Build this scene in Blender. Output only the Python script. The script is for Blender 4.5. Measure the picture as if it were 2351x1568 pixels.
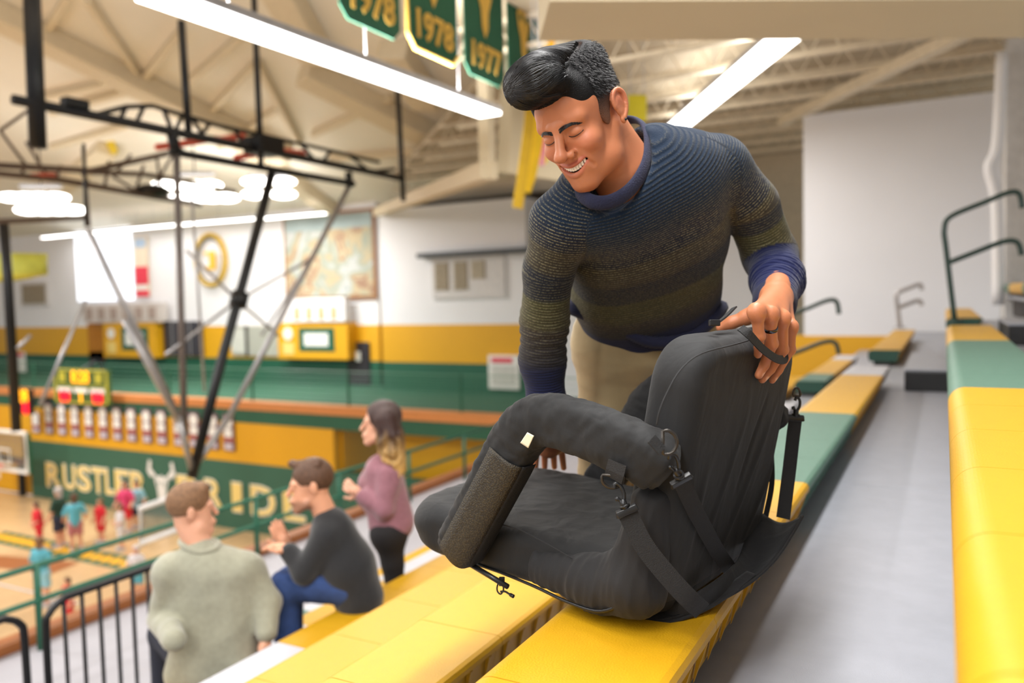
import bpy, bmesh, math, random
import numpy as np
from mathutils import Vector, Matrix
random.seed(7); np.random.seed(7)
for o in list(bpy.data.objects): bpy.data.objects.remove(o)
S = bpy.context.scene
COL = S.collection
# ------------------------------------------------------------------ camera (28 mm, standing on the bleachers)
IW, IH, FPX = 2351.0, 1568.0, 1828.0
CAMP = np.array([0.0, 0.0, 6.3])               # 6.3 m above the court
def _cv(u, v): return np.array([u - IW/2, -(v - IH/2), -FPX])
_Y = _cv(2169, 660); _Y /= np.linalg.norm(_Y)     # direction of the bench rows
_N = _cv(-2189, 766); _N -= _Y*_N.dot(_Y); _N /= np.linalg.norm(_N)
_X = -_N; _Z = np.cross(_X, _Y)
RC = np.array([_X, _Y, _Z])                     # world = RC @ camera
cam = bpy.data.cameras.new('camera'); cam.sensor_width = 36; cam.lens = 36*FPX/IW
cam.clip_start = 0.02; cam.clip_end = 300
camo = bpy.data.objects.new('camera', cam); COL.objects.link(camo)
M4 = Matrix.Identity(4)
for i in range(3):
    for j in range(3): M4[i][j] = RC[i][j]
    M4[i][3] = CAMP[i]
camo.matrix_world = M4
cam.dof.use_dof = True; cam.dof.focus_distance = 1.47; cam.dof.aperture_fstop = 2.1
S.camera = camo
# ------------------------------------------------------------------ colour management, world
S.view_settings.view_transform = 'Standard'; S.view_settings.look = 'None'
S.view_settings.gamma = 1; S.view_settings.use_curve_mapping = False
S.view_settings.exposure = 0.5
wd = bpy.data.worlds.new('World'); S.world = wd; wd.use_nodes = True
wd.node_tree.nodes['Background'].inputs[0].default_value = (1.0, 0.985, 0.965, 1)
wd.node_tree.nodes['Background'].inputs[1].default_value = 0.36
def area(loc, target, sx, sy, power, col=(1, .985, .97)):
    l = bpy.data.lights.new('lamp_light', 'AREA'); l.shape = 'RECTANGLE'; l.size = sx; l.size_y = sy
    l.energy = power; l.color = col
    o = bpy.data.objects.new('lamp_light', l); COL.objects.link(o)
    o.location = loc
    d = Vector(target) - Vector(loc)
    o.rotation_euler = d.to_track_quat('-Z', 'Y').to_euler()
    return o
# pixel helpers: a point of the photograph at a chosen distance / plane, in world space
def P(u, v, d): return RC @ (_cv(u, v)/FPX*d) + CAMP
def _ray(u, v): return RC @ (_cv(u, v)/FPX)
def PZ(u, v, z): r = _ray(u, v); return r*((z - CAMP[2])/r[2]) + CAMP
def PY(u, v, y): r = _ray(u, v); return r*(y/r[1]) + CAMP
def PX(u, v, x): r = _ray(u, v); return r*(x/r[0]) + CAMP
def dpt(p): return -(RC.T @ (np.asarray(p) - CAMP))[2]
# ------------------------------------------------------------------ materials
def lin(c):
    c = np.array(c, float)/255
    return tuple(np.where(c <= .04045, c/12.92, ((c + .055)/1.055)**2.4)) + (1,)
_mats = {}
def mat(name, col, rough=.6, metal=0, var=.08, nscale=8, bump=0, bscale=60, emit=0, coat=0, sss=0, spec=.5, sheen=0):
    if name in _mats: return _mats[name]
    m = bpy.data.materials.new(name); m.use_nodes = True; _mats[name] = m
    nt = m.node_tree; b = nt.nodes['Principled BSDF']
    c = lin(col)
    tc = nt.nodes.new('ShaderNodeTexCoord')
    if emit:
        b.inputs['Base Color'].default_value = c
        b.inputs['Emission Color'].default_value = c
        b.inputs['Emission Strength'].default_value = emit
        b.inputs['Roughness'].default_value = rough
        return m
    n = nt.nodes.new('ShaderNodeTexNoise'); n.inputs['Scale'].default_value = nscale; n.inputs['Detail'].default_value = 4
    nt.links.new(tc.outputs['Object'], n.inputs['Vector'])
    r = nt.nodes.new('ShaderNodeValToRGB')
    r.color_ramp.elements[0].position = .3; r.color_ramp.elements[1].position = .7
    r.color_ramp.elements[0].color = tuple(x*(1 - var) for x in c[:3]) + (1,)
    r.color_ramp.elements[1].color = tuple(min(1, x*(1 + var)) for x in c[:3]) + (1,)
    nt.links.new(n.outputs['Fac'], r.inputs['Fac']); nt.links.new(r.outputs['Color'], b.inputs['Base Color'])
    b.inputs['Roughness'].default_value = rough; b.inputs['Metallic'].default_value = metal
    b.inputs['Specular IOR Level'].default_value = spec
    if coat: b.inputs['Coat Weight'].default_value = coat
    if sheen: b.inputs['Sheen Weight'].default_value = sheen
    if sss:
        b.inputs['Subsurface Weight'].default_value = sss; b.inputs['Subsurface Radius'].default_value = (1, .35, .2)
        b.inputs['Subsurface Scale'].default_value = .008
    if bump:
        n2 = nt.nodes.new('ShaderNodeTexNoise'); n2.inputs['Scale'].default_value = bscale; n2.inputs['Detail'].default_value = 3
        nt.links.new(tc.outputs['Object'], n2.inputs['Vector'])
        bp = nt.nodes.new('ShaderNodeBump'); bp.inputs['Strength'].default_value = bump; bp.inputs['Distance'].default_value = .004
        nt.links.new(n2.outputs['Fac'], bp.inputs['Height']); nt.links.new(bp.outputs['Normal'], b.inputs['Normal'])
    return m
# ------------------------------------------------------------------ object helpers
def tag(o, label=None, cat=None, group=None, kind=None):
    if label: o['label'] = label
    if cat: o['category'] = cat
    if group: o['group'] = group
    if kind: o['kind'] = kind
    return o
def thing(name, loc, label, cat, group=None):
    o = bpy.data.objects.new(name, None); COL.objects.link(o); o.location = Vector([float(x) for x in loc])
    o.empty_display_size = .1
    return tag(o, label, cat, group)
def setpar(o, p):
    if p is not None:
        o.parent = p
        if p.type == 'EMPTY': o.matrix_parent_inverse = Matrix.Translation(-p.location)
def fixn(me):
    bm = bmesh.new(); bm.from_mesh(me); bmesh.ops.recalc_face_normals(bm, faces=bm.faces[:]); bm.to_mesh(me); bm.free()
def mk(name, V, F, m, parent=None, smooth=False):
    me = bpy.data.meshes.new(name)
    me.from_pydata([tuple(map(float, v)) for v in V], [], [tuple(int(i) for i in f) for f in F]); me.validate()
    if len(me.polygons) < 8000: fixn(me)
    if m is not None: me.materials.append(m)
    if smooth: me.polygons.foreach_set('use_smooth', [True]*len(me.polygons))
    me.update()
    o = bpy.data.objects.new(name, me); COL.objects.link(o); setpar(o, parent)
    return o
def inst(name, me, loc, parent=None, rot=None):
    o = bpy.data.objects.new(name, me); COL.objects.link(o); setpar(o, parent); o.location = Vector([float(x) for x in loc])
    if rot: o.rotation_euler = rot
    return o
class MB:
    """collects shapes into one mesh"""
    def __init__(s): s.V = []; s.F = []
    def add(s, V, F):
        n = len(s.V); s.V += [np.asarray(v, float) for v in V]; s.F += [tuple(i + n for i in f) for f in F]; return s
    def box(s, lo, hi, bev=0):
        lo = np.asarray(lo, float); hi = np.asarray(hi, float)
        c = (lo + hi)/2; h = (hi - lo)/2
        return s.obox(c, [1, 0, 0], [0, 1, 0], [0, 0, 1], h, bev)
    def obox(s, c, ax, ay, az, h, bev=0):
        c = np.asarray(c, float); A = [np.asarray(a, float) for a in (ax, ay, az)]
        if bev <= 0:
            V = [c + sx*h[0]*A[0] + sy*h[1]*A[1] + sz*h[2]*A[2] for sx in (-1, 1) for sy in (-1, 1) for sz in (-1, 1)]
            F = [(0, 1, 3, 2), (4, 6, 7, 5), (0, 4, 5, 1), (2, 3, 7, 6), (0, 2, 6, 4), (1, 5, 7, 3)]
            return s.add(V, F)
        bm = bmesh.new(); bmesh.ops.create_cube(bm, size=2)
        for v in bm.verts: v.co = Vector((v.co.x*h[0], v.co.y*h[1], v.co.z*h[2]))
        bmesh.ops.bevel(bm, geom=bm.edges[:], offset=bev, segments=2, affect='EDGES', profile=.6)
        V = [c + v.co.x*A[0] + v.co.y*A[1] + v.co.z*A[2] for v in bm.verts]; bm.verts.index_update()
        F = [[v.index for v in f.verts] for f in bm.faces]; bm.free()
        return s.add(V, F)
    def tube(s, pts, r, n=8, caps=True, closed=False):
        pts = [np.asarray(p, float) for p in pts]; m = len(pts)
        rs = r if hasattr(r, '__len__') else [r]*m
        V = []; up = None
        for i, p in enumerate(pts):
            if closed: t = pts[(i+1) % m] - pts[i-1]
            else: t = pts[min(i+1, m-1)] - pts[max(i-1, 0)]
            t = t/(np.linalg.norm(t) + 1e-12)
            if up is None: up = np.array([0, 0, 1.]) if abs(t[2]) < .9 else np.array([1., 0, 0])
            x = up - t*up.dot(t); x /= np.linalg.norm(x) + 1e-12; up = x; y = np.cross(t, x)
            for k in range(n):
                a = 2*math.pi*k/n; V.append(p + rs[i]*(math.cos(a)*x + math.sin(a)*y))
        F = []
        for i in range(m if closed else m - 1):
            j = (i+1) % m
            for k in range(n): F.append((i*n + k, i*n + (k+1) % n, j*n + (k+1) % n, j*n + k))
        if caps and not closed: F.append(tuple(reversed(range(n)))); F.append(tuple((m-1)*n + k for k in range(n)))
        return s.add(V, F)
    def ribbon(s, pts, w, t, nrm):
        """flat webbing: width dir from nrm (list or single) = surface normal"""
        pts = [np.asarray(p, float) for p in pts]; m = len(pts); V = []
        for i, p in enumerate(pts):
            tg = pts[min(i+1, m-1)] - pts[max(i-1, 0)]; tg /= np.linalg.norm(tg)
            nn = np.asarray(nrm[i] if isinstance(nrm, list) else nrm, float)
            nn = nn - tg*nn.dot(tg); nn /= np.linalg.norm(nn); b = np.cross(tg, nn)
            for sx, sz in ((-1, -1), (1, -1), (1, 1), (-1, 1)): V.append(p + b*sx*w/2 + nn*sz*t/2)
        F = [(0, 3, 2, 1), tuple((m-1)*4 + k for k in range(4))]
        for i in range(m - 1):
            for k in range(4): F.append((i*4 + k, i*4 + (k+1) % 4, i*4 + 4 + (k+1) % 4, i*4 + 4 + k))
        return s.add(V, F)
    def prism(s, poly, d):
        """extrude a planar polygon (3-D points) by vector d"""
        n = len(poly); d = np.asarray(d, float); V = [np.asarray(p, float) for p in poly]; V += [p + d for p in V[:n]]
        F = [tuple(reversed(range(n))), tuple(range(n, 2*n))] + [(i, (i+1) % n, n + (i+1) % n, n + i) for i in range(n)]
        return s.add(V, F)
    def ell(s, c, r, ax=None, n=12, m=8):
        A = np.eye(3) if ax is None else np.asarray(ax, float); V = []; c = np.asarray(c, float)
        for i in range(m + 1):
            th = math.pi*i/m
            for k in range(n):
                a = 2*math.pi*k/n
                q = np.array([math.sin(th)*math.cos(a)*r[0], math.sin(th)*math.sin(a)*r[1], math.cos(th)*r[2]])
                V.append(c + q[0]*A[0] + q[1]*A[1] + q[2]*A[2])
        F = [(i*n + k, (i+1)*n + k, (i+1)*n + (k+1) % n, i*n + (k+1) % n) for i in range(m) for k in range(n)]
        return s.add(V, F)
    def build(s, name, m, parent=None, smooth=False): return mk(name, s.V, s.F, m, parent, smooth)
def smooth_pts(pts, n=6, closed=False):
    """Catmull-Rom through points"""
    pts = [np.asarray(p, float) for p in pts]; out = []; m = len(pts)
    for i in range(m if closed else m - 1):
        if closed: a, b, c, d = pts[i-1], pts[i], pts[(i+1) % m], pts[(i+2) % m]
        else: a, b, c, d = pts[max(i-1, 0)], pts[i], pts[i+1], pts[min(i+2, m-1)]
        for k in range(n):
            t = k/n
            out.append(.5*((2*b) + (-a + c)*t + (2*a - 5*b + 4*c - d)*t*t + (-a + 3*b - 3*c + d)*t**3))
    if not closed: out.append(pts[-1])
    return out
# ------------------------------------------------------------------ implicit surfaces for bodies and cloth
def smin(a, b, k):
    if k <= 0: return np.minimum(a, b)
    h = np.clip(.5 + .5*(b - a)/k, 0, 1); return b*(1 - h) + a*h - k*h*(1 - h)
def d_cone(Q, a, b, ra, rb):
    a = np.asarray(a, np.float32); b = np.asarray(b, np.float32); ab = b - a; L2 = float(ab.dot(ab)) + 1e-12
    t = np.clip(((Q - a) @ ab)/L2, 0, 1)
    return np.sqrt((((Q - a) - t[..., None]*ab)**2).sum(-1)) - (ra + (rb - ra)*t)
def d_ell(Q, c, r, ax=None):
    q = Q - np.asarray(c, np.float32)
    if ax is not None: q = q @ np.asarray(ax, np.float32).T
    r = np.asarray(r, np.float32)
    k0 = np.sqrt(((q/r)**2).sum(-1)); k1 = np.sqrt(((q/(r*r))**2).sum(-1)) + 1e-6
    return k0*(k0 - 1)/k1
def d_box(Q, c, h, ax=None, rad=0.01):
    q = Q - np.asarray(c, np.float32)
    if ax is not None: q = q @ np.asarray(ax, np.float32).T
    q = np.abs(q) - (np.asarray(h, np.float32) - rad)
    return np.sqrt((np.maximum(q, 0)**2).sum(-1)) + np.minimum(q.max(-1), 0) - rad
class SDF:
    def __init__(s, lo, hi, res):
        s.lo = np.asarray(lo, np.float32); s.res = res
        s.n = np.maximum(4, np.ceil((np.asarray(hi) - s.lo)/res).astype(int) + 1)
        s.f = np.full(s.n, 9.0, np.float32)
    def _blk(s, lo, hi):
        i0 = np.clip(np.floor((np.asarray(lo) - s.lo)/s.res).astype(int), 0, s.n - 1)
        i1 = np.clip(np.ceil((np.asarray(hi) - s.lo)/s.res).astype(int) + 1, 1, s.n)
        if (i1 <= i0).any(): return None, None
        ax = [s.lo[k] + s.res*np.arange(i0[k], i1[k], dtype=np.float32) for k in range(3)]
        Q = np.stack(np.meshgrid(*ax, indexing='ij'), -1)
        return tuple(slice(i0[k], i1[k]) for k in range(3)), Q
    def put(s, fn, lo, hi, k, sub=False):
        pad = k + 3*s.res
        sl, Q = s._blk(np.asarray(lo) - pad, np.asarray(hi) + pad)
        if sl is None: return s
        d = fn(Q)
        s.f[sl] = -smin(-s.f[sl], d, k) if sub else smin(s.f[sl], d, k)
        return s
    def cone(s, a, b, ra, rb=None, k=0., sub=False):
        rb = ra if rb is None else rb; a = np.asarray(a, float); b = np.asarray(b, float); R = max(ra, rb)
        return s.put(lambda Q: d_cone(Q, a, b, ra, rb), np.minimum(a, b) - R, np.maximum(a, b) + R, k, sub)
    def chain(s, pts, rs, k=0.):
        for i in range(len(pts) - 1): s.cone(pts[i], pts[i+1], rs[i], rs[i+1], k)
        return s
    def ell(s, c, r, ax=None, k=0., sub=False):
        R = max(r); c = np.asarray(c, float)
        return s.put(lambda Q: d_ell(Q, c, r, ax), c - R, c + R, k, sub)
    def box(s, c, h, ax=None, rad=.01, k=0., sub=False):
        R = float(np.linalg.norm(h)); c = np.asarray(c, float)
        return s.put(lambda Q: d_box(Q, c, h, ax, rad), c - R, c + R, k, sub)
    def surf(s):
        f = s.f; ins = f < 0
        n = s.n
        cnt = np.zeros(n - 1, np.int8)
        for dx in (0, 1):
            for dy in (0, 1):
                for dz in (0, 1): cnt += ins[dx:n[0]-1+dx, dy:n[1]-1+dy, dz:n[2]-1+dz]
        act = (cnt > 0) & (cnt < 8)
        idx = -np.ones(n - 1, np.int64); cells = np.argwhere(act); idx[act] = np.arange(len(cells))
        acc = np.zeros((len(cells), 3), np.float64); w = np.zeros(len(cells))
        cor = [(dx, dy, dz) for dx in (0, 1) for dy in (0, 1) for dz in (0, 1)]
        val = {c: f[cells[:, 0]+c[0], cells[:, 1]+c[1], cells[:, 2]+c[2]].astype(np.float64) for c in cor}
        for a in cor:
            for ax in range(3):
                if a[ax]: continue
                b = list(a); b[ax] = 1; b = tuple(b)
                fa, fb = val[a], val[b]; m = (fa < 0) != (fb < 0)
                t = np.where(m, fa/np.where(m, fa - fb, 1), 0)
                p = np.tile(np.array(a, float), (len(cells), 1)); p[:, ax] += t
                acc[m] += p[m]; w[m] += 1
        V = s.lo + s.res*(cells + acc/np.maximum(w, 1)[:, None])
        F = []
        for ax in range(3):
            o1, o2 = (ax+1) % 3, (ax+2) % 3
            sl0 = [slice(None)]*3; sl1 = [slice(None)]*3
            sl0[ax] = slice(0, n[ax]-1); sl1[ax] = slice(1, n[ax])
            a = ins[tuple(sl0)]; b = ins[tuple(sl1)]
            e = np.argwhere(a != b)
            e = e[(e[:, o1] > 0) & (e[:, o2] > 0) & (e[:, o1] < n[o1]-1) & (e[:, o2] < n[o2]-1)]
            flip = a[e[:, 0], e[:, 1], e[:, 2]]
            def I(d1, d2):
                q = e.copy(); q[:, o1] -= d1; q[:, o2] -= d2; return idx[q[:, 0], q[:, 1], q[:, 2]]
            q = np.stack([I(1, 1), I(0, 1), I(0, 0), I(1, 0)], 1)
            q[~flip] = q[~flip][:, ::-1]
            F.append(q)
        return V, np.concatenate(F)
    def build(s, name, m, parent=None, attrs=None, post=None):
        V, F = s.surf()
        if post: V = post(V, F)
        me = bpy.data.meshes.new(name)
        me.vertices.add(len(V)); me.vertices.foreach_set('co', V.astype(np.float32).ravel())
        me.loops.add(F.size); me.loops.foreach_set('vertex_index', F.astype(np.int32).ravel())
        me.polygons.add(len(F)); me.polygons.foreach_set('loop_start', np.arange(0, F.size, 4, dtype=np.int32))
        me.polygons.foreach_set('use_smooth', np.ones(len(F), bool))
        me.update(calc_edges=True); me.validate()
        if m is not None: me.materials.append(m)
        if attrs:
            for an, fn in attrs.items():
                at = me.attributes.new(an, 'FLOAT', 'POINT'); at.data.foreach_set('value', np.asarray(fn(V), np.float32))
        o = bpy.data.objects.new(name, me); COL.objects.link(o); setpar(o, parent)
        return o
def vnormals(V, F):
    a = V[F[:, 2]] - V[F[:, 0]]; b = V[F[:, 3]] - V[F[:, 1]]; n = np.cross(a, b); N = np.zeros_like(V)
    for k in range(4): np.add.at(N, F[:, k], n)
    return N/(np.linalg.norm(N, axis=1, keepdims=True) + 1e-12)
def text_mesh(txt, size, extrude, name, m, parent, origin, ax, ay, align='CENTER', offset=0.0, sx=1.0):
    """lettering as geometry: ax = reading direction, ay = up"""
    cu = bpy.data.curves.new(name, 'FONT'); cu.body = txt; cu.size = size; cu.extrude = extrude; cu.align_x = align; cu.align_y = 'CENTER'
    cu.offset = offset; cu.resolution_u = 3
    t = bpy.data.objects.new('tmp_text', cu); COL.objects.link(t)
    dg = bpy.context.evaluated_depsgraph_get(); dg.update()
    me = bpy.data.meshes.new_from_object(t.evaluated_get(dg)); bpy.data.objects.remove(t)
    ax = np.asarray(ax, float); ax /= np.linalg.norm(ax); ay = np.asarray(ay, float); ay /= np.linalg.norm(ay); az = np.cross(ax, ay)
    for v in me.vertices:
        q = np.asarray(origin, float) + sx*v.co.x*ax + v.co.y*ay + v.co.z*az; v.co = Vector(q.tolist())
    me.materials.clear(); me.materials.append(m); me.name = name
    o = bpy.data.objects.new(name, me); COL.objects.link(o); setpar(o, parent); return o
# ------------------------------------------------------------------ shared materials
ZC = 6.3                                          # camera height; heights below are written relative to it
m_yel = mat('yellow_seat_plastic', (202, 152, 18), .42, var=.02, nscale=30, bump=.25, bscale=260)
m_grn = mat('green_seat_plastic', (84, 118, 102), .5, var=.05, nscale=30, bump=.25, bscale=260)
m_wht = mat('white_seat_plastic', (188, 188, 194), .45, var=.02)
m_dgrn = mat('dark_green_plastic', (28, 70, 56), .5)
m_deck = mat('deck_grey_vinyl', (158, 160, 168), .38, var=.05, nscale=14, bump=.12, bscale=400)
m_dark = mat('dark_steel', (44, 38, 34), .6)
m_black = mat('black_steel', (26, 25, 26), .42, metal=.2)
m_rail = mat('dark_green_rail', (36, 58, 50), .4)
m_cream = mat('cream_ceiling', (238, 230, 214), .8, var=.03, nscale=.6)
m_creamb = mat('cream_beam', (222, 206, 176), .7, var=.03)
m_white = mat('white_wall', (236, 235, 237), .75, var=.02, nscale=.7)
m_beige = mat('beige_soffit', (214, 198, 166), .85, var=.03, nscale=.8)
m_wyel = mat('wall_yellow', (226, 166, 16), .5, var=.03, nscale=.8)
m_wgrn = mat('wall_green', (28, 90, 66), .5, var=.05, nscale=.8)
m_sgrn = mat('wall_soft_green', (54, 100, 80), .6, var=.05, nscale=.8)
m_wood = mat('court_wood', (206, 172, 128), .25, var=.06, nscale=2.5)
m_brown = mat('brown_wood', (150, 88, 40), .5, var=.1)
m_orange = mat('orange_rail_wood', (206, 132, 70), .5, var=.05)
m_lamp = mat('lamp_white', (255, 252, 248), .5, emit=5)
m_grey = mat('grey_steel', (176, 172, 172), .35, metal=.5)
m_metalc = mat('lamp_casing', (168, 168, 172), .4, metal=.3)
def struct(name, mb, m, label, smooth=False, parent=None):
    o = mb.build(name, m, parent, smooth)
    if parent is None: tag(o, label, name.split('_')[0], None, 'structure')
    return o
# ------------------------------------------------------------------ court, walls, roof
struct('floor', MB().box((-48, -14, -.3), (-6.5, 15.6, 0)), m_wood, 'pale maple basketball court floor far below the bleachers')
YW = 15.6                                          # lettered wall under the balcony
def wy(u, v, y=YW): return PY(u, v, y)
# lettered wall: green below, yellow above, dark green fascia and the orange cap of the balcony
zg = 1.93; zy = 3.05; zb = 3.44
xr = PY(765, 1000, YW)[0]
xl_g = PY(72, 1090, YW)[0]
struct('wall_court_green', MB().box((xl_g, YW, 0), (-6.5, YW + .3, zg)), m_sgrn, 'soft green lower wall with the large painted lettering')
struct('wall_court_yellow', MB().box((-48, YW, zg), (xr, YW + .3, zy)), m_wyel, 'yellow band of the court wall behind the hanging player banners')
struct('wall_court_left', MB().box((-48, YW + .12, 0), (xl_g, YW + .4, zg)), m_wyel, 'yellow lower court wall behind the far glass backboard')
struct('wall_stair_return', MB().box((xr - .02, YW + .3, 0), (xr + .05, YW + 5, zy)), m_wyel, 'yellow return wall beside the stair opening')
struct('floor_stair', MB().box((xr, YW + .3, -.2), (-6.5, YW + 3.2, .0)), m_sgrn, 'green floor behind the stair opening')
struct('wall_stair_back', MB().box((xr + 1.3, YW + .9, 0), (-6.5, YW + 1.1, zy)), m_wyel, 'yellow wall at the back of the stair opening')
struct('trim_balcony_fascia', MB().box((-48, YW - .02, zy), (-3.2, YW + .3, zb - .02)), m_wgrn, 'dark green fascia board of the far balcony')
struct('trim_balcony_cap', MB().box((-48, YW - .06, zb - .02), (-3.2, YW + .34, zb + .2)), m_orange, 'orange wooden cap along the far balcony edge')
struct('floor_balcony', MB().box((-48, YW + .34, zb - .1), (-3.2, 21.6, zb)), mat('balcony_floor', (30, 88, 66), .85), 'green floor of the far balcony walkway')
Y2 = 21.5
zyw = ZC - .80; zgw = ZC - 2.03
x8 = PY(868, 600, Y2)[0]; x12 = PY(1212, 600, Y2)[0]
struct('wall_far_white', MB().box((-52, Y2, zyw), (x8 - .05, Y2 + .3, ZC + 3.6)), m_white, 'white upper far wall behind the mural and round emblem')
struct('wall_far_yellow', MB().box((-52, Y2 - .01, zgw), (x8 - .05, Y2 + .3, zyw)), m_wyel, 'yellow stripe of the far wall')
struct('wall_far_green', MB().box((-52, Y2 - .02, zb), (x8 - .05, Y2 + .3, zgw)), m_wgrn, 'dark green lower stripe of the far wall')
Y3 = Y2 - .8
x8 = PY(872, 600, Y3)[0]; x12 = PY(1208, 600, Y3)[0]; z3 = PY(870, 483, Y3)[2]; zyw3 = PY(1000, 745, Y3)[2]; zgw3 = PY(1000, 833, Y3)[2]
struct('wall_block_white', MB().box((x8, Y3, zyw3), (x12, Y3 + 1.2, z3)), m_white, 'white projecting wall block holding the louvred vent')
struct('wall_block_yellow', MB().box((x8, Y3 - .01, zgw3), (x12, Y3 + 1.2, zyw3)), m_wyel, 'yellow stripe of the projecting wall block')
struct('wall_block_green', MB().box((x8, Y3 - .02, zb), (x12, Y3 + 1.2, zgw3)), m_wgrn, 'green base of the projecting wall block')
struct('wall_gap_shade', MB().box((x8 - .4, Y3 + 1.2, z3 - .3), (x12 + 1.2, Y3 + 1.35, ZC + 6)), mat('gap_shade_brown', (70, 60, 52), .8), 'dark brown sheet painted as the shaded gap above the projecting wall block')  # dark sheet, shade under the low roof put into its colour
# back wall seen past the man and the white end wall of the bleachers
struct('wall_passage', MB().box((-22, Y2 + 1.5, zb), (3, Y2 + 1.8, ZC + 6)), mat('passage_wall', (206, 192, 166), .8), 'beige back wall of the passage behind the bleachers')
struct('wall_passage_white', MB().box((x12 + .3, Y2 - 1.0, zb), (PY(1780, 560, Y2 - 1)[0], Y2 - .8, PY(1700, 500, Y2 - 1)[2])), m_white, 'white partition seen between sleeve and sweater')
Y1 = 15.5
xa = PY(1845, 500, Y1)[0]; xb = PY(2300, 500, Y1)[0]; z1 = PY(1845, 265, Y1)[2]; z1y = PY(1900, 771, Y1)[2]
struct('wall_end_white', MB().box((xa, Y1, z1y), (xb, Y1 + .4, z1)), m_white, 'tall white end wall behind the bleachers')
struct('wall_end_yellow', MB().box((PY(1700, 800, Y1)[0], Y1 - .02, zb), (xb, Y1 + .4, z1y)), m_wyel, 'yellow base stripe of the bleacher end wall')
q = PY(2310, 400, 12.5)
struct('trim_column', MB().box((q[0], 12.5, 4), (q[0] + 1.6, 13.2, ZC + 4)), mat('pale_column', (206, 202, 198), .7), 'pale column at the right end of the white wall')
tp = thing('drain_pipe', (q[0] - .25, 12.3, 5.2), 'pale bent drain pipe running down beside the right column', 'pipe')
MB().tube(smooth_pts([PY(2300, 120, 12.3), PY(2290, 330, 12.3), PY(2272, 385, 12.3), PY(2288, 470, 12.3), PY(2292, 700, 12.3)], 5), .07, 10).build('pipe_run', m_white, tp, True)
# high roof over the court: pitched cream deck
def zroof(y): return ZC + 3.35 + (Y2 - y)*.36
struct('ceiling', MB().add([(-54, Y2 + .4, zroof(Y2 + .4)), (-5.3, Y2 + .4, zroof(Y2 + .4)), (-5.3, -6, zroof(-6)), (-54, -6, zroof(-6)),
    (-54, Y2 + .4, zroof(Y2 + .4) + .2), (-5.3, Y2 + .4, zroof(Y2 + .4) + .2), (-5.3, -6, zroof(-6) + .2), (-54, -6, zroof(-6) + .2)],
    [(0, 1, 2, 3), (7, 6, 5, 4), (0, 4, 5, 1), (1, 5, 6, 2), (2, 6, 7, 3), (3, 7, 4, 0)]), m_cream, 'high pitched cream roof over the court')
def PR(u, v):                                       # pixel on the roof plane
    r = _ray(u, v); t = (3.35 + Y2*.36)/(r[2] + .36*r[1]); return r*t + CAMP
nb = 0
for (a, b, w, h) in [((-60, -15), (660, 345), .75, .5), ((640, -60), (735, 110), .7, .5), ((905, 90), (985, 215), .7, .5), ((700, 145), (1130, 365), .7, .5), ((540, 300), (760, 470), .6, .4), ((250, 330), (120, 440), .6, .4)]:
    A, B = PR(*a), PR(*b); n = np.array([0, .36, 1.]); n /= np.linalg.norm(n); t = (B - A)/np.linalg.norm(B - A); s = np.cross(n, t)
    nb += 1
    struct('trim_roof_beam_%d' % nb, MB().obox((A + B)/2 - n*h/2, t, s, n, (np.linalg.norm(B - A)/2, w/2, h/2), .05), m_creamb, 'cream main beam under the pitched roof')
for (a, b, w) in [((95, 90), (160, -20), .16), ((205, -10), (330, 175), .16), ((330, 175), (420, 60), .16), ((440, 175), (560, 70), .14), ((300, 200), (120, 250), .14), ((100, 215), (290, 175), .14), ((470, 265), (585, 140), .14), ((592, 130), (690, 325), .16), ((505, 330), (650, 235), .14), ((720, 300), (900, 215), .14), ((760, 355), (1100, 330), .14), ((120, 330), (290, 280), .14)]:
    A, B = PR(*a), PR(*b); n = np.array([0, .36, 1.]); n /= np.linalg.norm(n); t = (B - A)/np.linalg.norm(B - A); s = np.cross(n, t)
    nb += 1
    struct('trim_roof_brace_%d' % nb, MB().obox((A + B)/2 - n*.12, t, s, n, (np.linalg.norm(B - A)/2, w/2, .1), .02), m_creamb, 'thin cream brace under the pitched roof')
# edge beam and corner post where the high roof meets the low one
C0 = P(1119, 393, 12.0); C1 = PY(868, 487, Y3 - .3)
t = (C1 - C0)/np.linalg.norm(C1 - C0); s = np.cross([0, 0, 1.], t); s /= np.linalg.norm(s); n = np.cross(t, s)
struct('trim_edge_beam', MB().obox((C0 + C1)/2, t, s, n, (np.linalg.norm(C1 - C0)/2 + .1, .14, .13), .02), m_creamb, 'cream edge beam dropping from the corner post to the far wall')
MB1 = MB().box((C0[0] - .09, C0[1] - .09, C0[2] - .1), (C0[0] + .09, C0[1] + .09, ZC + 6))
struct('trim_corner_post', MB1, m_creamb, 'cream corner post below the green banners')
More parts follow.
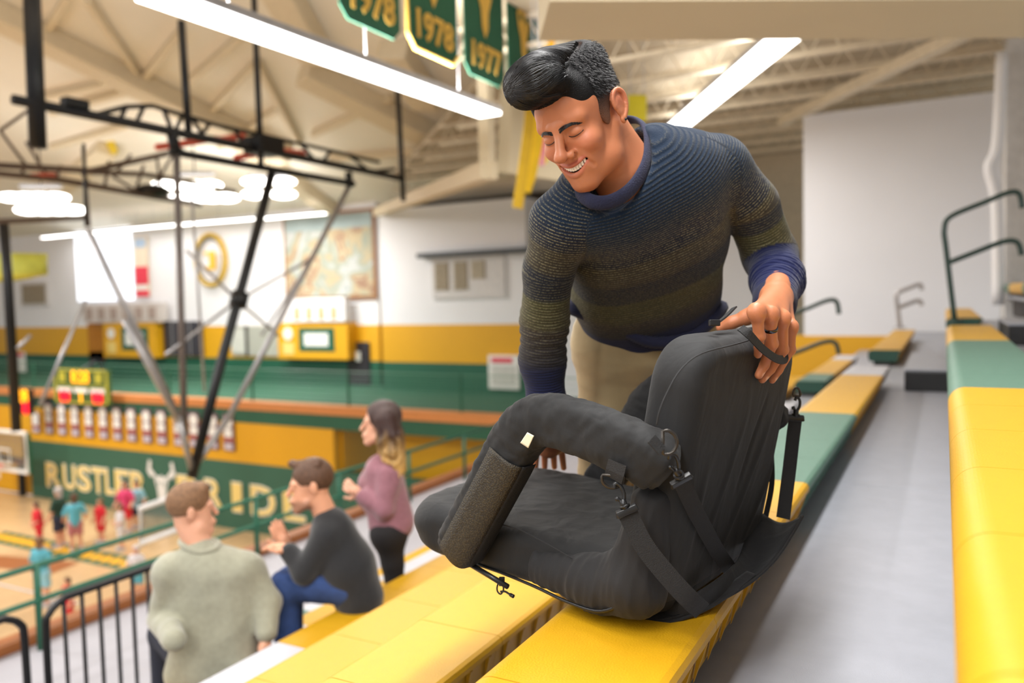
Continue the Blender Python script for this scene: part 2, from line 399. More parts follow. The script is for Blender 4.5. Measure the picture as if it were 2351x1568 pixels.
# fascia behind the post, low roof with open joists over the bleachers
F0 = P(1135, 300, 12.4); F1 = P(1300, 300, 14)
struct('wall_fascia', MB().prism([P(1140, 395, 12.4), P(1150, 190, 12.4), P(1150, -40, 12.4), P(1300, -40, 15.), P(1300, 418, 15.)], (.1, .2, 0)), m_beige, 'beige fascia wall behind the streamers')
zl = ZC + 3.75
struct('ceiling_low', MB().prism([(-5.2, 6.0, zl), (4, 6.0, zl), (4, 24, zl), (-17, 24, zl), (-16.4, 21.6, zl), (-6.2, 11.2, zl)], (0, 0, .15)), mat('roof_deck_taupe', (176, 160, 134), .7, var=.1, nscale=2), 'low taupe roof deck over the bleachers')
m_joist = mat('cream_joist', (216, 202, 176), .6)
for k in range(9):
    y = 9.6 + k*1.25
    x0 = -6.0 if y < 11 else max(-15.0, -6.0 - (y - 11)); x1 = .75 if y < 15.4 else 2.2
    jt = thing('roof_joist', (x0, y, zl - .45), 'cream open web roof joist, %s from the near soffit' % ['first', 'second', 'third', 'fourth', 'fifth', 'sixth', 'seventh', 'eighth', 'ninth'][k], 'joist', 'open web joists under the low roof')
    MB().box((x0, y - .05, zl - .45), (x1, y + .05, zl - .39)).build('bottom_chord', m_joist, jt)
    MB().box((x0, y - .05, zl - .06), (x1, y + .05, zl - .0)).build('top_chord', m_joist, jt)
    w = MB(); n_ = int((x1 - x0)/.45)
    for j in range(n_):
        xx = x0 + j*.45
        w.tube([(xx, y, zl - .42), (xx + .225, y, zl - .05), (xx + .45, y, zl - .42)], .016, 5)
    w.build('web', m_joist, jt)
# duct / cross beam under the low roof
A = PZ(1855, 250, zl - .5); B = PZ(2140, 112, zl - .5)
t = (B - A)/np.linalg.norm(B - A); s = np.cross([0, 0, 1.], t)
struct('trim_cross_beam', MB().obox((A + B)/2, t, s, (0, 0, 1), (np.linalg.norm(B - A)/2 + 1, .09, .08)), m_joist, 'slim cream cross beam below the roof joists')
# near bulkhead at the upper right
A = P(1236, 62, 5.2); B = P(2420, 118, 5.4); A[2] = B[2] = (A[2] + B[2])/2
t = (B - A)/np.linalg.norm(B - A); s = np.cross([0, 0, 1.], t); s /= np.linalg.norm(s)
struct('trim_bulkhead', MB().prism([A, B + t*1.2, B + t*1.2 - s*0 + np.array([0, 0, 2.4]), A + np.array([0, 0, 2.4])], -s*.7), m_beige, 'broad beige bulkhead crossing overhead at the upper right')
# ------------------------------------------------------------------ landing and near balcony edge
struct('floor_landing', MB().box((-6.45, -3, ZC - 2.95), (-4.0, YW, ZC - 2.7)), mat('landing_floor', (164, 162, 168), .5, var=.05, nscale=3), 'pale landing in front of the bleachers')
struct('trim_landing_curb', MB().box((-6.62, -3, ZC - 3.05), (-6.44, YW, ZC - 2.62)), m_brown, 'brown wooden curb along the landing edge')
struct('wall_under_landing', MB().box((-6.55, -3, 0), (-6.4, YW, ZC - 2.95)), m_wgrn, 'green wall below the landing')
# court paint
def strip(name, a, b, w, m, label, z=.004):
    a = np.array(a, float); b = np.array(b, float); t = (b - a)/np.linalg.norm(b - a); s = np.array([-t[1], t[0], 0])
    o = MB().obox((a + b)/2 + [0, 0, z], t, s, (0, 0, 1), (np.linalg.norm(b - a)/2, w/2, .002)).build(name, m)
    return tag(o, label, 'floor marking')
a = PZ(-20, 1228, 0)*[1, 1, 0]; b = PZ(300, 1296, 0)*[1, 1, 0]; td = (b - a)/np.linalg.norm(b - a); sd_ = np.array([-td[1], td[0], 0])
pb_ = thing('painted_band', (a + b)/2, 'green painted border band with yellow marks across the court floor', 'floor marking')
MB().obox((a + b)/2 + [0, 0, .004], td, sd_, (0, 0, 1), (np.linalg.norm(b - a)/2, .38, .002)).build('band', m_wgrn, pb_)
for k in range(16): MB().obox(a + (b - a)*(k + .5)/16 + [0, 0, .007], (.7, .7, 0), (-.7, .7, 0), (0, 0, 1), (.12, .26, .002)).build('mark', m_wyel, pb_)
strip('painted_key', PZ(-60, 1272, 0)*[1, 1, 0] - [0, .35, 0], PZ(185, 1294, 0)*[1, 1, 0] - [0, .35, 0], .8, m_brown, 'brown painted lane beside the green border band')
strip('sideline', PZ(-40, 1232, 0)*[1, 1, 0] + [0, -2.1, 0], PZ(330, 1330, 0)*[1, 1, 0] + [0, -1.6, 0], .06, m_wht, 'thin white line painted on the court floor')
# ------------------------------------------------------------------ bleachers
MOD = .385
prof = [(.016, -.115), (.003, -.09), (0, -.055)] + [(.045 - .045*math.cos(a), -.045 + .045*math.sin(a)) for a in np.linspace(.1, math.pi/2, 14)] + \
       [(.15, .0), (.284, 0), (.295, -.004), (.30, -.014), (.30, -.026), (.283, -.03), (.262, -.115)]
def module_mesh(name, m):
    b = MB(); n = len(prof); V = []; L = MOD - .0025
    for y in (0, L):
        for (x, z) in prof: V.append((x, y, z))
    F = [tuple(range(n)), tuple(reversed(range(n, 2*n)))]
    for i in range(n): F.append((i, n + i, n + (i+1) % n, (i+1) % n))
    b.add(V, F)
    for y in (.05, .145, .24, .335):                # slanted ribs on the rear face
        b.prism([(.268, y, -.113), (.284, y - .018, -.031), (.298, y - .018, -.031)], (0, .012, 0))
    me = bpy.data.meshes.new(name); me.from_pydata([tuple(map(float, v)) for v in b.V], [], b.F); me.validate(); fixn(me); me.materials.append(m)
    for p in me.polygons: p.use_smooth = False
    return me
MM = {'Y': module_mesh('seat_module', m_yel), 'G': module_mesh('seat_module', m_grn), 'W': module_mesh('seat_module', m_wht)}
def xl(i): return -.67 + .68*i
def zs(i): return ZC - .60 + .315*i
RN = {2: 'topmost row', 1: 'row at the right edge', 0: 'row under the folding seat', -1: 'first row in front of the folding seat', -2: 'second row in front of the folding seat', -3: 'row of the man in black', -4: 'row of the man in grey', -5: 'lowest row by the black railing'}
def bench(i, yend, pat, sec):
    L = len(pat)*MOD
    t = thing('bleacher_bench', (xl(i) + .15, yend - L/2, zs(i) - .16), '%s plastic bleacher bench, %s, %s' % ('yellow and green' if 'G' in pat else 'yellow and white' if 'W' in pat else 'yellow', RN[i], sec), 'bench', 'bleacher bench rows')
    for k, c in enumerate(pat):
        o = bpy.data.objects.new('seat_module', MM[c]); COL.objects.link(o); setpar(o, t)
        o.location = (xl(i), yend - (k + 1)*MOD, zs(i))
    MB().box((xl(i) + .05, yend - L + .01, zs(i) - .158), (xl(i) + .2, yend - .01, zs(i) - .105)).build('support_rail', m_dark, t)
    # end cap towards the aisle / camera
    e = MB(); pr = [(xl(i) + x, 0, zs(i) + z - .003) for x, z in prof]
    y0 = yend - L if sec != 'near section' else yend
    e.prism([(x, y0 - (.02 if sec != 'near section' else 0), z) for x, y, z in pr], (0, .018, 0)); e.build('end_cap', m_dgrn, t)
    return t
bench(1, 6.84, 'Y'*5 + 'G'*6 + 'Y'*8, 'near section')
bench(0, 6.84, 'W'*2 + 'Y'*5 + 'G'*4 + 'Y'*8, 'near section')
bench(-1, 6.84, 'W'*2 + 'Y'*5 + 'G'*2 + 'Y'*9, 'near section')
bench(-2, 6.84, 'W'*2 + 'Y'*17, 'near section')
bench(-3, 6.84, 'W'*2 + 'Y'*9 + 'W'*8, 'near section')
bench(-4, 6.84, 'Y'*5 + 'W'*2 + 'Y'*2 + 'W'*2 + 'Y'*2, 'near section')
bench(-5, 6.84, 'Y'*5 + 'W'*2 + 'G'*3, 'near section')
bench(2, 12.3, 'G'*2 + 'Y'*5 + 'G'*2, 'far section')
bench(1, 12.35, 'Y'*10, 'far section')
bench(0, 12.9, 'Y'*11, 'far section')
bench(-1, 12.0, 'W'*2 + 'Y'*5 + 'G'*2, 'far section')
bench(-2, 12.0, 'Y'*9, 'far section')
bench(-3, 12.0, 'Y'*9, 'far section')
for i in range(-5, 3):
    zd = zs(i) - .16
    dk = thing('bleacher_deck', (xl(i) + .35, 4, zd - .06), {1: 'grey foot deck behind the yellow bench at the right edge', 0: 'grey vinyl foot deck between folding seat and right bench', 2: 'highest grey foot deck beyond the aisle'}.get(i, 'grey foot deck of the %s' % RN[i]), 'deck', 'grey bleacher decks')
    y0 = 7.2 if i == 2 else -1.2; yE = 12.4 if i > 0 else 15.48
    cuts = [y0] + [y for y in (3.33, 6.6, 9.87, 13.1) if y0 < y < yE - .1] + [yE]
    for a, b in zip(cuts[:-1], cuts[1:]):
        MB().box((xl(i) + .03, a + .003, zd - .03), (xl(i + 1) + .10, b - .003, zd), .002).build('deck_panel', m_deck, dk)
    MB().box((xl(i) + .05, y0, zd - .06), (xl(i + 1) + .10, yE, zd - .031)).build('deck_pan', m_dark, dk)
    MB().box((xl(i) + .10, y0, zd - .26), (xl(i) + .12, yE, zd - .061)).build('riser', m_dark, dk)
# steps of the aisle
for i, lab in ((0, 'black aisle step with grey tread on the deck by the right bench'), (1, 'dark aisle step beside the far handrail at the right edge'), (-1, 'dark aisle step below the white bench ends')):
    zd = zs(i) - .16
    t = thing('aisle_step', (xl(i + 1) - .15, 7.3, zd), lab, 'step', 'aisle steps')
    MB().box((xl(i + 1) - .27, 6.55 if i == 0 else 7.0, zd), (xl(i + 1) + .02, 8.25, zd + .15), .01).build('step_box', m_black, t)
    MB().box((xl(i + 1) - .275, 6.56 if i == 0 else 7.0, zd + .15), (xl(i + 1) + .02, 8.26, zd + .165), .004).build('tread', m_deck, t)
# handrails of the aisle
def handrail(base, d, s, m, lab, r=.018):
    """s = height scale, in the image plane at distance d from base pixel"""
    b = PZ(*base[:2], base[2]) if len(base) == 3 else P(*base, d)
    t = thing('handrail', b, lab, 'handrail', 'aisle handrails')
    def q(dx, dz, dy=0): return b + np.array([dx*s, dy*s, dz*s])
    MB().tube(smooth_pts([q(0, 0), q(-.06, .55), q(-.075, .72), q(-.03, .82, .03), q(.2, .92, .1), q(.36, .985, .15), q(.43, .97, .17), q(.45, .86, .17)], 5), r, 10).build('top_bar', m, t, True)
    MB().tube(smooth_pts([q(-.045, .46), q(.15, .54, .06), q(.33, .61, .14), q(.42, .6, .16), q(.45, .5, .16)], 5), r, 10).build('middle_bar', m, t, True)
    MB().tube([q(0, -.01), q(0, .02)], r*2.6, 12).build('foot_plate', m, t)
handrail((2192, 738), 6.1, .98, m_rail, 'tall dark handrail standing at the aisle beside the yellow and green bench', .02)
handrail((2066, 752), 11.5, .62, m_grey, 'small pale grey handrail standing before the white end wall', .03)
handrail((1800, 940, zs(-1) - .16), 7.2, 1.0, m_rail, 'dark handrail with curled ends just behind the hand', .02)
# ------------------------------------------------------------------ black folding stadium seat on the bench
SO = np.array([-.452, 1.338, ZC - .599]); SYAW = .17; PS = .05; PB = .20
sL = np.array([math.sin(SYAW), math.cos(SYAW), 0]); sF0 = np.array([-math.cos(SYAW), math.sin(SYAW), 0]); zU = np.array([0, 0, 1.])
sF = sF0*math.cos(PS) + zU*math.sin(PS); sU = -sF0*math.sin(PS) + zU*math.cos(PS)
bF = sF0*math.cos(PB) + zU*math.sin(PB); bU = -sF0*math.sin(PB) + zU*math.cos(PB)
SW, SH, SD = .485, .515, .64
def qs(f, l, t): return SO + f*sF + l*sL + t*sU          # seat cushion frame
def qb(f, l, t): return SO + f*bF + l*sL + t*bU          # back cushion frame
def PBK(u, v, off=.004):                                  # pixel on the rear face of the back cushion
    r = _ray(u, v); n = -bF; k = (SO + n*off - CAMP).dot(n)/r.dot(n); return CAMP + r*k
def PSD(u, v, off=.0):                                    # pixel on the near side plane
    r = _ray(u, v); n = -sL; k = (SO + n*off - CAMP).dot(n)/r.dot(n); return CAMP + r*k
def PST(u, v, off=.0):                                    # pixel on the seat cushion's top plane
    r = _ray(u, v); n = sU; k = (qs(0, 0, .10) + n*off - CAMP).dot(n)/r.dot(n); return CAMP + r*k
def fabric(name, col, bumpw=.5):
    m = mat(name, col, .78, var=.07, nscale=14, sheen=.05)
    nt = m.node_tree; b = nt.nodes['Principled BSDF']; tc = [n for n in nt.nodes if n.type == 'TEX_COORD'][0]
    n1 = nt.nodes.new('ShaderNodeTexNoise'); n1.inputs['Scale'].default_value = 13; n1.inputs['Detail'].default_value = 3; n1.inputs['Distortion'].default_value = 1.2
    mp = nt.nodes.new('ShaderNodeMapping'); mp.inputs['Scale'].default_value = (1.0, 1.0, .38)
    nt.links.new(tc.outputs['Object'], mp.inputs['Vector']); nt.links.new(mp.outputs['Vector'], n1.inputs['Vector'])
    n2 = nt.nodes.new('ShaderNodeTexNoise'); n2.inputs['Scale'].default_value = 900
    nt.links.new(tc.outputs['Object'], n2.inputs['Vector'])
    b1 = nt.nodes.new('ShaderNodeBump'); b1.inputs['Strength'].default_value = bumpw; b1.inputs['Distance'].default_value = .014
    b2 = nt.nodes.new('ShaderNodeBump'); b2.inputs['Strength'].default_value = .25; b2.inputs['Distance'].default_value = .001
    nt.links.new(n1.outputs['Fac'], b1.inputs['Height']); nt.links.new(n2.outputs['Fac'], b2.inputs['Height'])
    nt.links.new(b1.outputs['Normal'], b2.inputs['Normal']); nt.links.new(b2.outputs['Normal'], b.inputs['Normal'])
    return m
m_fab = fabric('charcoal_fabric', (20, 20, 21), .3)
m_fab2 = fabric('dark_fabric', (21, 20, 22), .25)
m_web = mat('black_webbing', (20, 19, 20), .7, var=.15, nscale=300, bump=.5, bscale=700)
m_ring = mat('dark_ring_metal', (70, 66, 62), .35, metal=.8)
m_plas = mat('black_plastic', (24, 24, 25), .35)
def mesh_mat():
    m = mat('gold_brown_mesh', (86, 74, 46), .6)
    nt = m.node_tree; b = nt.nodes['Principled BSDF']; tc = [n for n in nt.nodes if n.type == 'TEX_COORD'][0]
    v = nt.nodes.new('ShaderNodeTexVoronoi'); v.inputs['Scale'].default_value = 320
    nt.links.new(tc.outputs['Object'], v.inputs['Vector'])
    r = nt.nodes.new('ShaderNodeValToRGB'); r.color_ramp.elements[0].color = lin((74, 64, 42)); r.color_ramp.elements[1].color = lin((38, 33, 25))
    r.color_ramp.elements[0].position = .15; r.color_ramp.elements[1].position = .5
    nt.links.new(v.outputs['Distance'], r.inputs['Fac']); nt.links.new(r.outputs['Color'], b.inputs['Base Color'])
    bp = nt.nodes.new('ShaderNodeBump'); bp.inputs['Strength'].default_value = .6; bp.inputs['Distance'].default_value = .002; bp.invert = True
    nt.links.new(v.outputs['Distance'], bp.inputs['Height']); nt.links.new(bp.outputs['Normal'], b.inputs['Normal'])
    return m
m_mesh = mesh_mat()
def d_slab(Q, c, ax, h1, h2, h3, R, e):
    """plate: rounded rectangle (h1 x h2, corner R) in axes 0,1 with thickness h3 along axis 2, edge rounding e"""
    q = np.abs((Q - np.asarray(c, np.float32)) @ np.asarray(ax, np.float32).T)
    a = q[..., 0] - (h1 - R); b = q[..., 1] - (h2 - R)
    d2 = np.sqrt(np.maximum(a, 0)**2 + np.maximum(b, 0)**2) + np.minimum(np.maximum(a, b), 0) - R
    w = q[..., 2] - h3
    A = d2 + e; B = w + e
    return np.sqrt(np.maximum(A, 0)**2 + np.maximum(B, 0)**2) + np.minimum(np.maximum(A, B), 0) - e
_wd = [(np.random.randn(3), np.random.rand()*6.28) for _ in range(14)]
def wrinkle(V, sc, amp, aniso=None):
    q = V*sc if aniso is None else (V @ np.asarray(aniso).T)*sc
    f = np.zeros(len(V)); w = np.zeros(len(V))
    for k, (d, ph) in enumerate(_wd[:7]): w += np.sin(q @ d*.6 + ph)
    for k, (d, ph) in enumerate(_wd[7:]): f += 1 - np.abs(np.sin(q @ d + ph + .7*w))
    return amp*(f/7 - .4)
seat = thing('stadium_seat', qs(.2, SW/2, 0), 'black padded folding stadium seat with armrests, held on the yellow bench', 'seat')
aniso_b = np.array([bU*.45 + sL*.3, sL*.9 - bU*.2, bF])
def mk_cush(name, c, ax, h, R, e, amp, m, extra=None, sc=22, an=None, folds_=None):
    ext = np.abs(ax[0])*h[0] + np.abs(ax[1])*h[1] + np.abs(ax[2])*h[2] + .03
    s = SDF(np.asarray(c) - ext, np.asarray(c) + ext, .004)
    s.put(lambda Q: d_slab(Q, c, ax, h[0], h[1], h[2], R, e), np.asarray(c) - ext, np.asarray(c) + ext, 0)
    if extra: extra(s)
    def post(V, F):
        N = vnormals(V, F); a_ = wrinkle(V, sc, amp, an)
        for (p, q, w_, h_) in (folds_ or []):
            d_ = q - p; L_ = np.linalg.norm(d_); d_ = d_/L_; r_ = V - p; al = r_ @ d_; dist = np.linalg.norm(r_ - np.outer(al, d_), axis=1); t_ = al/L_
            a_ = a_ + h_*np.exp(-(dist/w_)**2)*np.clip(np.sin(np.pi*np.clip(t_, 0, 1)), 0, 1)
        return V + N*a_[:, None]
    return s.build(name, m, seat, post=post)
bc = qb(.05, SW/2, SH/2 + .012)
back = mk_cush('back_cushion', bc, np.array([sL, bU, bF]), (SW/2, SH/2 - .005, .052), .085, .034, .0028, m_fab, an=aniso_b, folds_=[(PBK(a, b, 0), PBK(c, d, 0), w_, h_) for a, b, c, d, w_, h_ in ((1600, 1290, 1720, 930, .010, .006), (1650, 1270, 1790, 900, .011, .007), (1700, 1250, 1815, 960, .010, .006), (1560, 1330, 1630, 1040, .012, .005), (1500, 1200, 1570, 1000, .012, .004), (1740, 1180, 1835, 860, .008, -.006), (1680, 1150, 1770, 880, .008, -.005), (1560, 880, 1740, 850, .02, -.003))])
def ex_seat(s):
    s.ell(qs(SD - .06, SW*.45, .072), (.085, .22, .050), np.array([sF, sL, sU]), .04)
    s.ell(qs(SD - .02, SW*.4, -.045), (.10, .4, .05), np.array([sF, sL, sU]), .03, True)
sc_ = qs(SD/2 - .005, SW/2, .06)
cush = mk_cush('seat_cushion', sc_, np.array([sF, sL, sU]), (SD/2, SW/2, .056), .085, .036, .0055, m_fab, ex_seat, folds_=[(PST(a, b), PST(c, d), w_, h_) for a, b, c, d, w_, h_ in ((1150, 1130, 1420, 1085, .012, .008), (1250, 1130, 1430, 1110, .010, -.007), (1330, 1180, 1350, 1080, .010, .007), (1380, 1250, 1390, 1120, .009, .008), (1360, 1240, 1365, 1130, .007, -.006))])
# gathered fabric where the seat cover meets the back, near side
def ex_g(s): pass
g = SDF(qs(-.06, -.09, -.04), qs(.22, .12, .22) + .1, .004)
g = SDF(np.minimum(qs(-.05, -.07, -.03), qs(.22, .1, .24)) - .08, np.maximum(qs(-.05, -.07, -.03), qs(.22, .1, .24)) + .08, .004)
g.chain([qs(.26, .016, .05), qs(.12, .004, .055), qs(.045, .0, .075), qb(.05, .012, .22)], [.038, .050, .056, .040], .03)
g.build('side_gusset', m_fab2, seat, post=lambda V, F: V + vnormals(V, F)*wrinkle(V, 40, .009, np.array([sU*.4, sF*1.3, sL]))[:, None])
# seams
def curve_on(fr, pts, r, name, m, par=None, n=5): return MB().tube(smooth_pts([fr(*p) for p in pts], n), r, 6).build(name, m, par or seat, True)
m_seam = mat('dark_seam', (34, 34, 36), .8)
curve_on(PBK, [(1508, 975, .006), (1514, 945, .006), (1530, 905, .006), (1562, 850, .007), (1610, 812, .008), (1690, 790, .006), (1740, 775, .006)], .0014, 'back_seam', m_seam, back)
MB().tube(smooth_pts([PSD(u, v, .012) for u, v in [(1010, 1265), (1100, 1205), (1175, 1210), (1240, 1240), (1320, 1285), (1400, 1330)]], 5), .0013, 6).build('seat_seam', m_seam, cush, True)
# armrests: padded bars bent over an elbow
def armrest(off, name, pts, wid, hei):
    path = smooth_pts(pts, 7); V = []; n = 16; m_ = len(path); F = []
    for i, p in enumerate(path):
        t = path[min(i+1, m_-1)] - path[max(i-1, 0)]; t /= np.linalg.norm(t)
        b = sL - t*sL.dot(t); b /= np.linalg.norm(b); nn = np.cross(t, b)
        u_ = i/(m_-1); sc = 1.0 if 0.06 < u_ < .94 else .86
        for k in range(n):
            a = 2*math.pi*k/n; ca, sa = math.cos(a), math.sin(a)
            e = 2/3.2
            V.append(p + sc*(b*wid*np.sign(ca)*abs(ca)**e + nn*hei*np.sign(sa)*abs(sa)**e))
    for i in range(m_-1):
        for k in range(n): F.append((i*n + k, i*n + (k+1) % n, i*n + n + (k+1) % n, i*n + n + k))
    V.append(path[0]); V.append(path[-1]); a0 = len(V) - 2
    for k in range(n): F.append((a0, (k+1) % n, k)); F.append((a0 + 1, (m_-1)*n + k, (m_-1)*n + (k+1) % n))
    o = mk(name, V, F, m_fab, seat, True)
    md = o.modifiers.new('sub', 'SUBSURF'); md.levels = 2; md.render_levels = 2
    tx = bpy.data.textures.new('arm_wrinkle', 'CLOUDS'); tx.noise_scale = .03
    dm = o.modifiers.new('wr', 'DISPLACE'); dm.texture = tx; dm.strength = .009; dm.texture_coords = 'GLOBAL'
    return o, path
apx = [(1528, 1074, .012), (1490, 1050, .028), (1400, 1008, .035), (1300, 972, .035), (1236, 966, .035), (1192, 1000, .035), (1160, 1060, .035), (1112, 1150, .035), (1070, 1228, .03), (1052, 1262, .02)]
arm, apath = armrest(0, 'armrest', [PSD(u, v, o_) for u, v, o_ in apx], .042, .051)
far_off = sL*(SW - .03) + zU*.0
armrest(0, 'armrest', [PSD(u, v, o_) + sL*(SW + .045) for u, v, o_ in apx], .042, .051)
# mesh panel down the near armrest and along the front
def patch(quad, name, m, par, off=.0, bulge=0):
    V = []; n = 8; F = []
    a, b, c, d = [np.asarray(x) for x in quad]; nr = np.cross(b - a, d - a); nr /= np.linalg.norm(nr)
    if nr.dot(CAMP - a) < 0: nr = -nr
    for i in range(n+1):
        for j in range(n+1):
            s_, t_ = i/n, j/n; p = (a*(1-s_) + b*s_)*(1-t_) + (d*(1-s_) + c*s_)*t_
            V.append(p + nr*(off + bulge*math.sin(math.pi*s_)*math.sin(math.pi*t_)))
    for i in range(n):
        for j in range(n): F.append((i*(n+1)+j, (i+1)*(n+1)+j, (i+1)*(n+1)+j+1, i*(n+1)+j+1))
    o = mk(name, V, F, m, par, True); md = o.modifiers.new('th', 'SOLIDIFY'); md.thickness = .0015; return o
def arm_panel(name, k0, k1, u0, u1, off, m):
    # a strip of cloth sewn onto the armrest, following its section
    n = 32; V = []; F = []; m_ = len(apath); i0, i1 = int(u0*(m_-1)), int(u1*(m_-1)); nk = k1 - k0 + 1
    for i in range(i0, i1 + 1):
        p = apath[i]; t = apath[min(i+1, m_-1)] - apath[max(i-1, 0)]; t /= np.linalg.norm(t); b = sL - t*sL.dot(t); b /= np.linalg.norm(b); nn = np.cross(t, b); sc = 1.0 if .06 < i/(m_-1) < .94 else .86
        for k in range(k0, k1 + 1):
            a = 2*math.pi*k/n; ca, sa = math.cos(a), math.sin(a); e = 2/3.2
            q = b*.042*np.sign(ca)*abs(ca)**e + nn*.051*np.sign(sa)*abs(sa)**e; V.append(p + sc*q + q/np.linalg.norm(q)*off)
    for i in range(i1 - i0):
        for k in range(nk - 1): F.append((i*nk + k, i*nk + k + 1, (i+1)*nk + k + 1, (i+1)*nk + k))
    o = mk(name, V, F, m, arm, True); md = o.modifiers.new('th', 'SOLIDIFY'); md.thickness = .0015; return o
sgn = 1 if np.cross(apath[-3] - apath[-6], sL).dot(RC[:, 0]) > 0 else -1      # towards the seat side
if sgn > 0: arm_panel('mesh_panel', 10, 17, .63, .97, .0032, m_mesh); arm_panel('ribbed_edge', 7, 10, .63, .97, .0030, m_web)
else: arm_panel('mesh_panel', 15, 22, .63, .97, .0032, m_mesh); arm_panel('ribbed_edge', 22, 25, .63, .97, .0030, m_web)
patch([PSD(1213, 992, .085), PSD(1228, 1000, .085), PSD(1215, 1028, .085), PSD(1197, 1016, .085)], 'sewn_label', mat('cream_label', (222, 214, 186), .6), arm, .002)
V = []; F = []
for k in range(13):
    t_ = k/12; l_ = .012 + .30*t_; f_ = .52 + .11*math.sin(min(1, t_*2.2)*math.pi/2)
    V += [qs(f_ + .006, l_, .045 + .012*t_), qs(f_ - .006, l_, .018 + .014*t_), qs(f_ - .05, l_ + .01, .002 + .012*t_)]
for k in range(12):
    for j_ in range(2): F.append((3*k + j_, 3*k + 3 + j_, 3*k + 4 + j_, 3*k + 1 + j_))
o = mk('front_mesh_panel', V, F, m_mesh, cush, True); md = o.modifiers.new('th', 'SOLIDIFY'); md.thickness = .006; md.offset = 0
# D-rings, hooks and webbing straps
def dring(c, ax, ay, r, name='d_ring'):
    c = np.asarray(c); pts = [c + ax*r*math.cos(a) + ay*r*1.15*math.sin(a) for a in np.linspace(-1.9, 1.9, 18)]
    MB().tube(pts, .0028, 8, closed=True).build(name, m_ring, seat, True)
ex, ey, cZw = RC[:, 0], RC[:, 1], RC[:, 2]
def strap(px, w, name, off=.012, nrm=None, m=None):
    pts = smooth_pts([PBK(*p) if len(p) == 3 else P(p[0], p[1], p[3]) for p in px], 5)
    return MB().ribbon(pts, w, .002, nrm if nrm is not None else RC[:, 2]).build(name, m or m_web, seat)
def hook(top, bot, name='snap_hook'):
    """swivel snap hook: gate loop above, barrel and strap bar below"""
    top = np.asarray(top); bot = np.asarray(bot); d = (bot - top)/np.linalg.norm(bot - top); L = np.linalg.norm(bot - top); sd = np.cross(d, RC[:, 2]); sd /= np.linalg.norm(sd)
    h = MB()
    h.tube(smooth_pts([top + sd*.004, top - d*.008, top - sd*.007 - d*.001, top - sd*.007 + d*.3*L, top + d*.55*L, top + sd*.007 + d*.32*L, top + sd*.007 + d*.02], 4), .0033, 8)
    h.tube([top + d*.45*L, top + d*.80*L], .0062, 12)
    h.tube([top + d*.66*L, top + d*.74*L], .0092, 12); h.obox(top + d*.9*L, sd, d, np.cross(sd, d), (.019, .006, .005), .002)
    h.build(name, m_plas, seat, True)
    MB().tube([bot - sd*.017, bot - sd*.017 - d*.009, bot + sd*.017 - d*.009, bot + sd*.017], .0042, 8).build('strap_bar', m_plas, seat)
strap([(1500, 1030, .008), (1516, 1012, .01)], .026, 'ring_tab')
dring(PBK(1530, 1016, .014), ex, ey, .0165)
hook(PBK(1541, 1050, .016), PBK(1566, 1108, .02))
strap([(1567, 1108, .016), (1600, 1180, .018), (1650, 1270, .022), (1688, 1322, .026)], .030, 'rear_strap')
ar = lambda u, v, o_: PSD(u, v, o_)
MB().ribbon([ar(1418, 1062, .082), ar(1412, 1085, .084), ar(1408, 1100, .082)], .036, .0025, -sL).build('ring_tab', m_web, seat)
dring(ar(1407, 1098, .08), ey*-1, ex, .0165)
hook(ar(1416, 1120, .083), ar(1442, 1180, .08))
MB().ribbon(smooth_pts([ar(1443, 1182, .078), ar(1480, 1255, .07), ar(1540, 1330, .05), ar(1585, 1378, .03), ar(1612, 1402, .0)], 5), .034, .0025, RC[:, 2]).build('side_strap', m_web, seat)
dr = P(1829, 905, 1.80)
dring(dr, ey, ex*.5, .014); hook(P(1829, 920, 1.80), P(1826, 965, 1.80))
MB().ribbon(smooth_pts([P(1826, 962, 1.80), P(1820, 1010, 1.79), P(1812, 1080, 1.77), P(1798, 1190, 1.74)], 5), .030, .0025, RC[:, 2]).build('side_strap', m_web, seat)
MB().ribbon(smooth_pts([P(1770, 1030, 1.83), P(1772, 1110, 1.82), P(1758, 1185, 1.80)], 5), .012, .0025, RC[:, 2]).build('inner_strap', m_web, seat)
# loose rear pocket flap hanging over the back edge of the bench
lo_ = [(1500, 1428, 1.47), (1560, 1415, 1.47), (1640, 1385, 1.50), (1720, 1340, 1.54), (1780, 1285, 1.58), (1820, 1225, 1.63), (1842, 1186, 1.68)]
hi_ = [(1515, 1385, 1.50), (1570, 1375, 1.47), (1640, 1335, 1.50), (1690, 1290, 1.60), (1705, 1255, 1.68), (1718, 1215, 1.74), (1752, 1180, 1.78)]
lo_s = smooth_pts([P(*p) for p in lo_], 5); hi_s = smooth_pts([P(*p) for p in hi_], 5)
V = []; F = []; n = 8
for i in range(len(lo_s)):
    for j in range(n + 1):
        t_ = j/n; V.append(lo_s[i]*(1 - t_) + hi_s[i]*t_ + np.array([.0, -.0, -.018*math.sin(math.pi*t_)]))
for i in range(len(lo_s) - 1):
    for j in range(n): F.append((i*(n+1)+j, (i+1)*(n+1)+j, (i+1)*(n+1)+j+1, i*(n+1)+j+1))
fl = mk('rear_flap', V, F, m_fab2, seat, True); md = fl.modifiers.new('th', 'SOLIDIFY'); md.thickness = .004; md.offset = 0
MB().tube([p + np.array([0, 0, .001]) for p in lo_s], .0035, 7).build('flap_binding', m_web, fl, True)
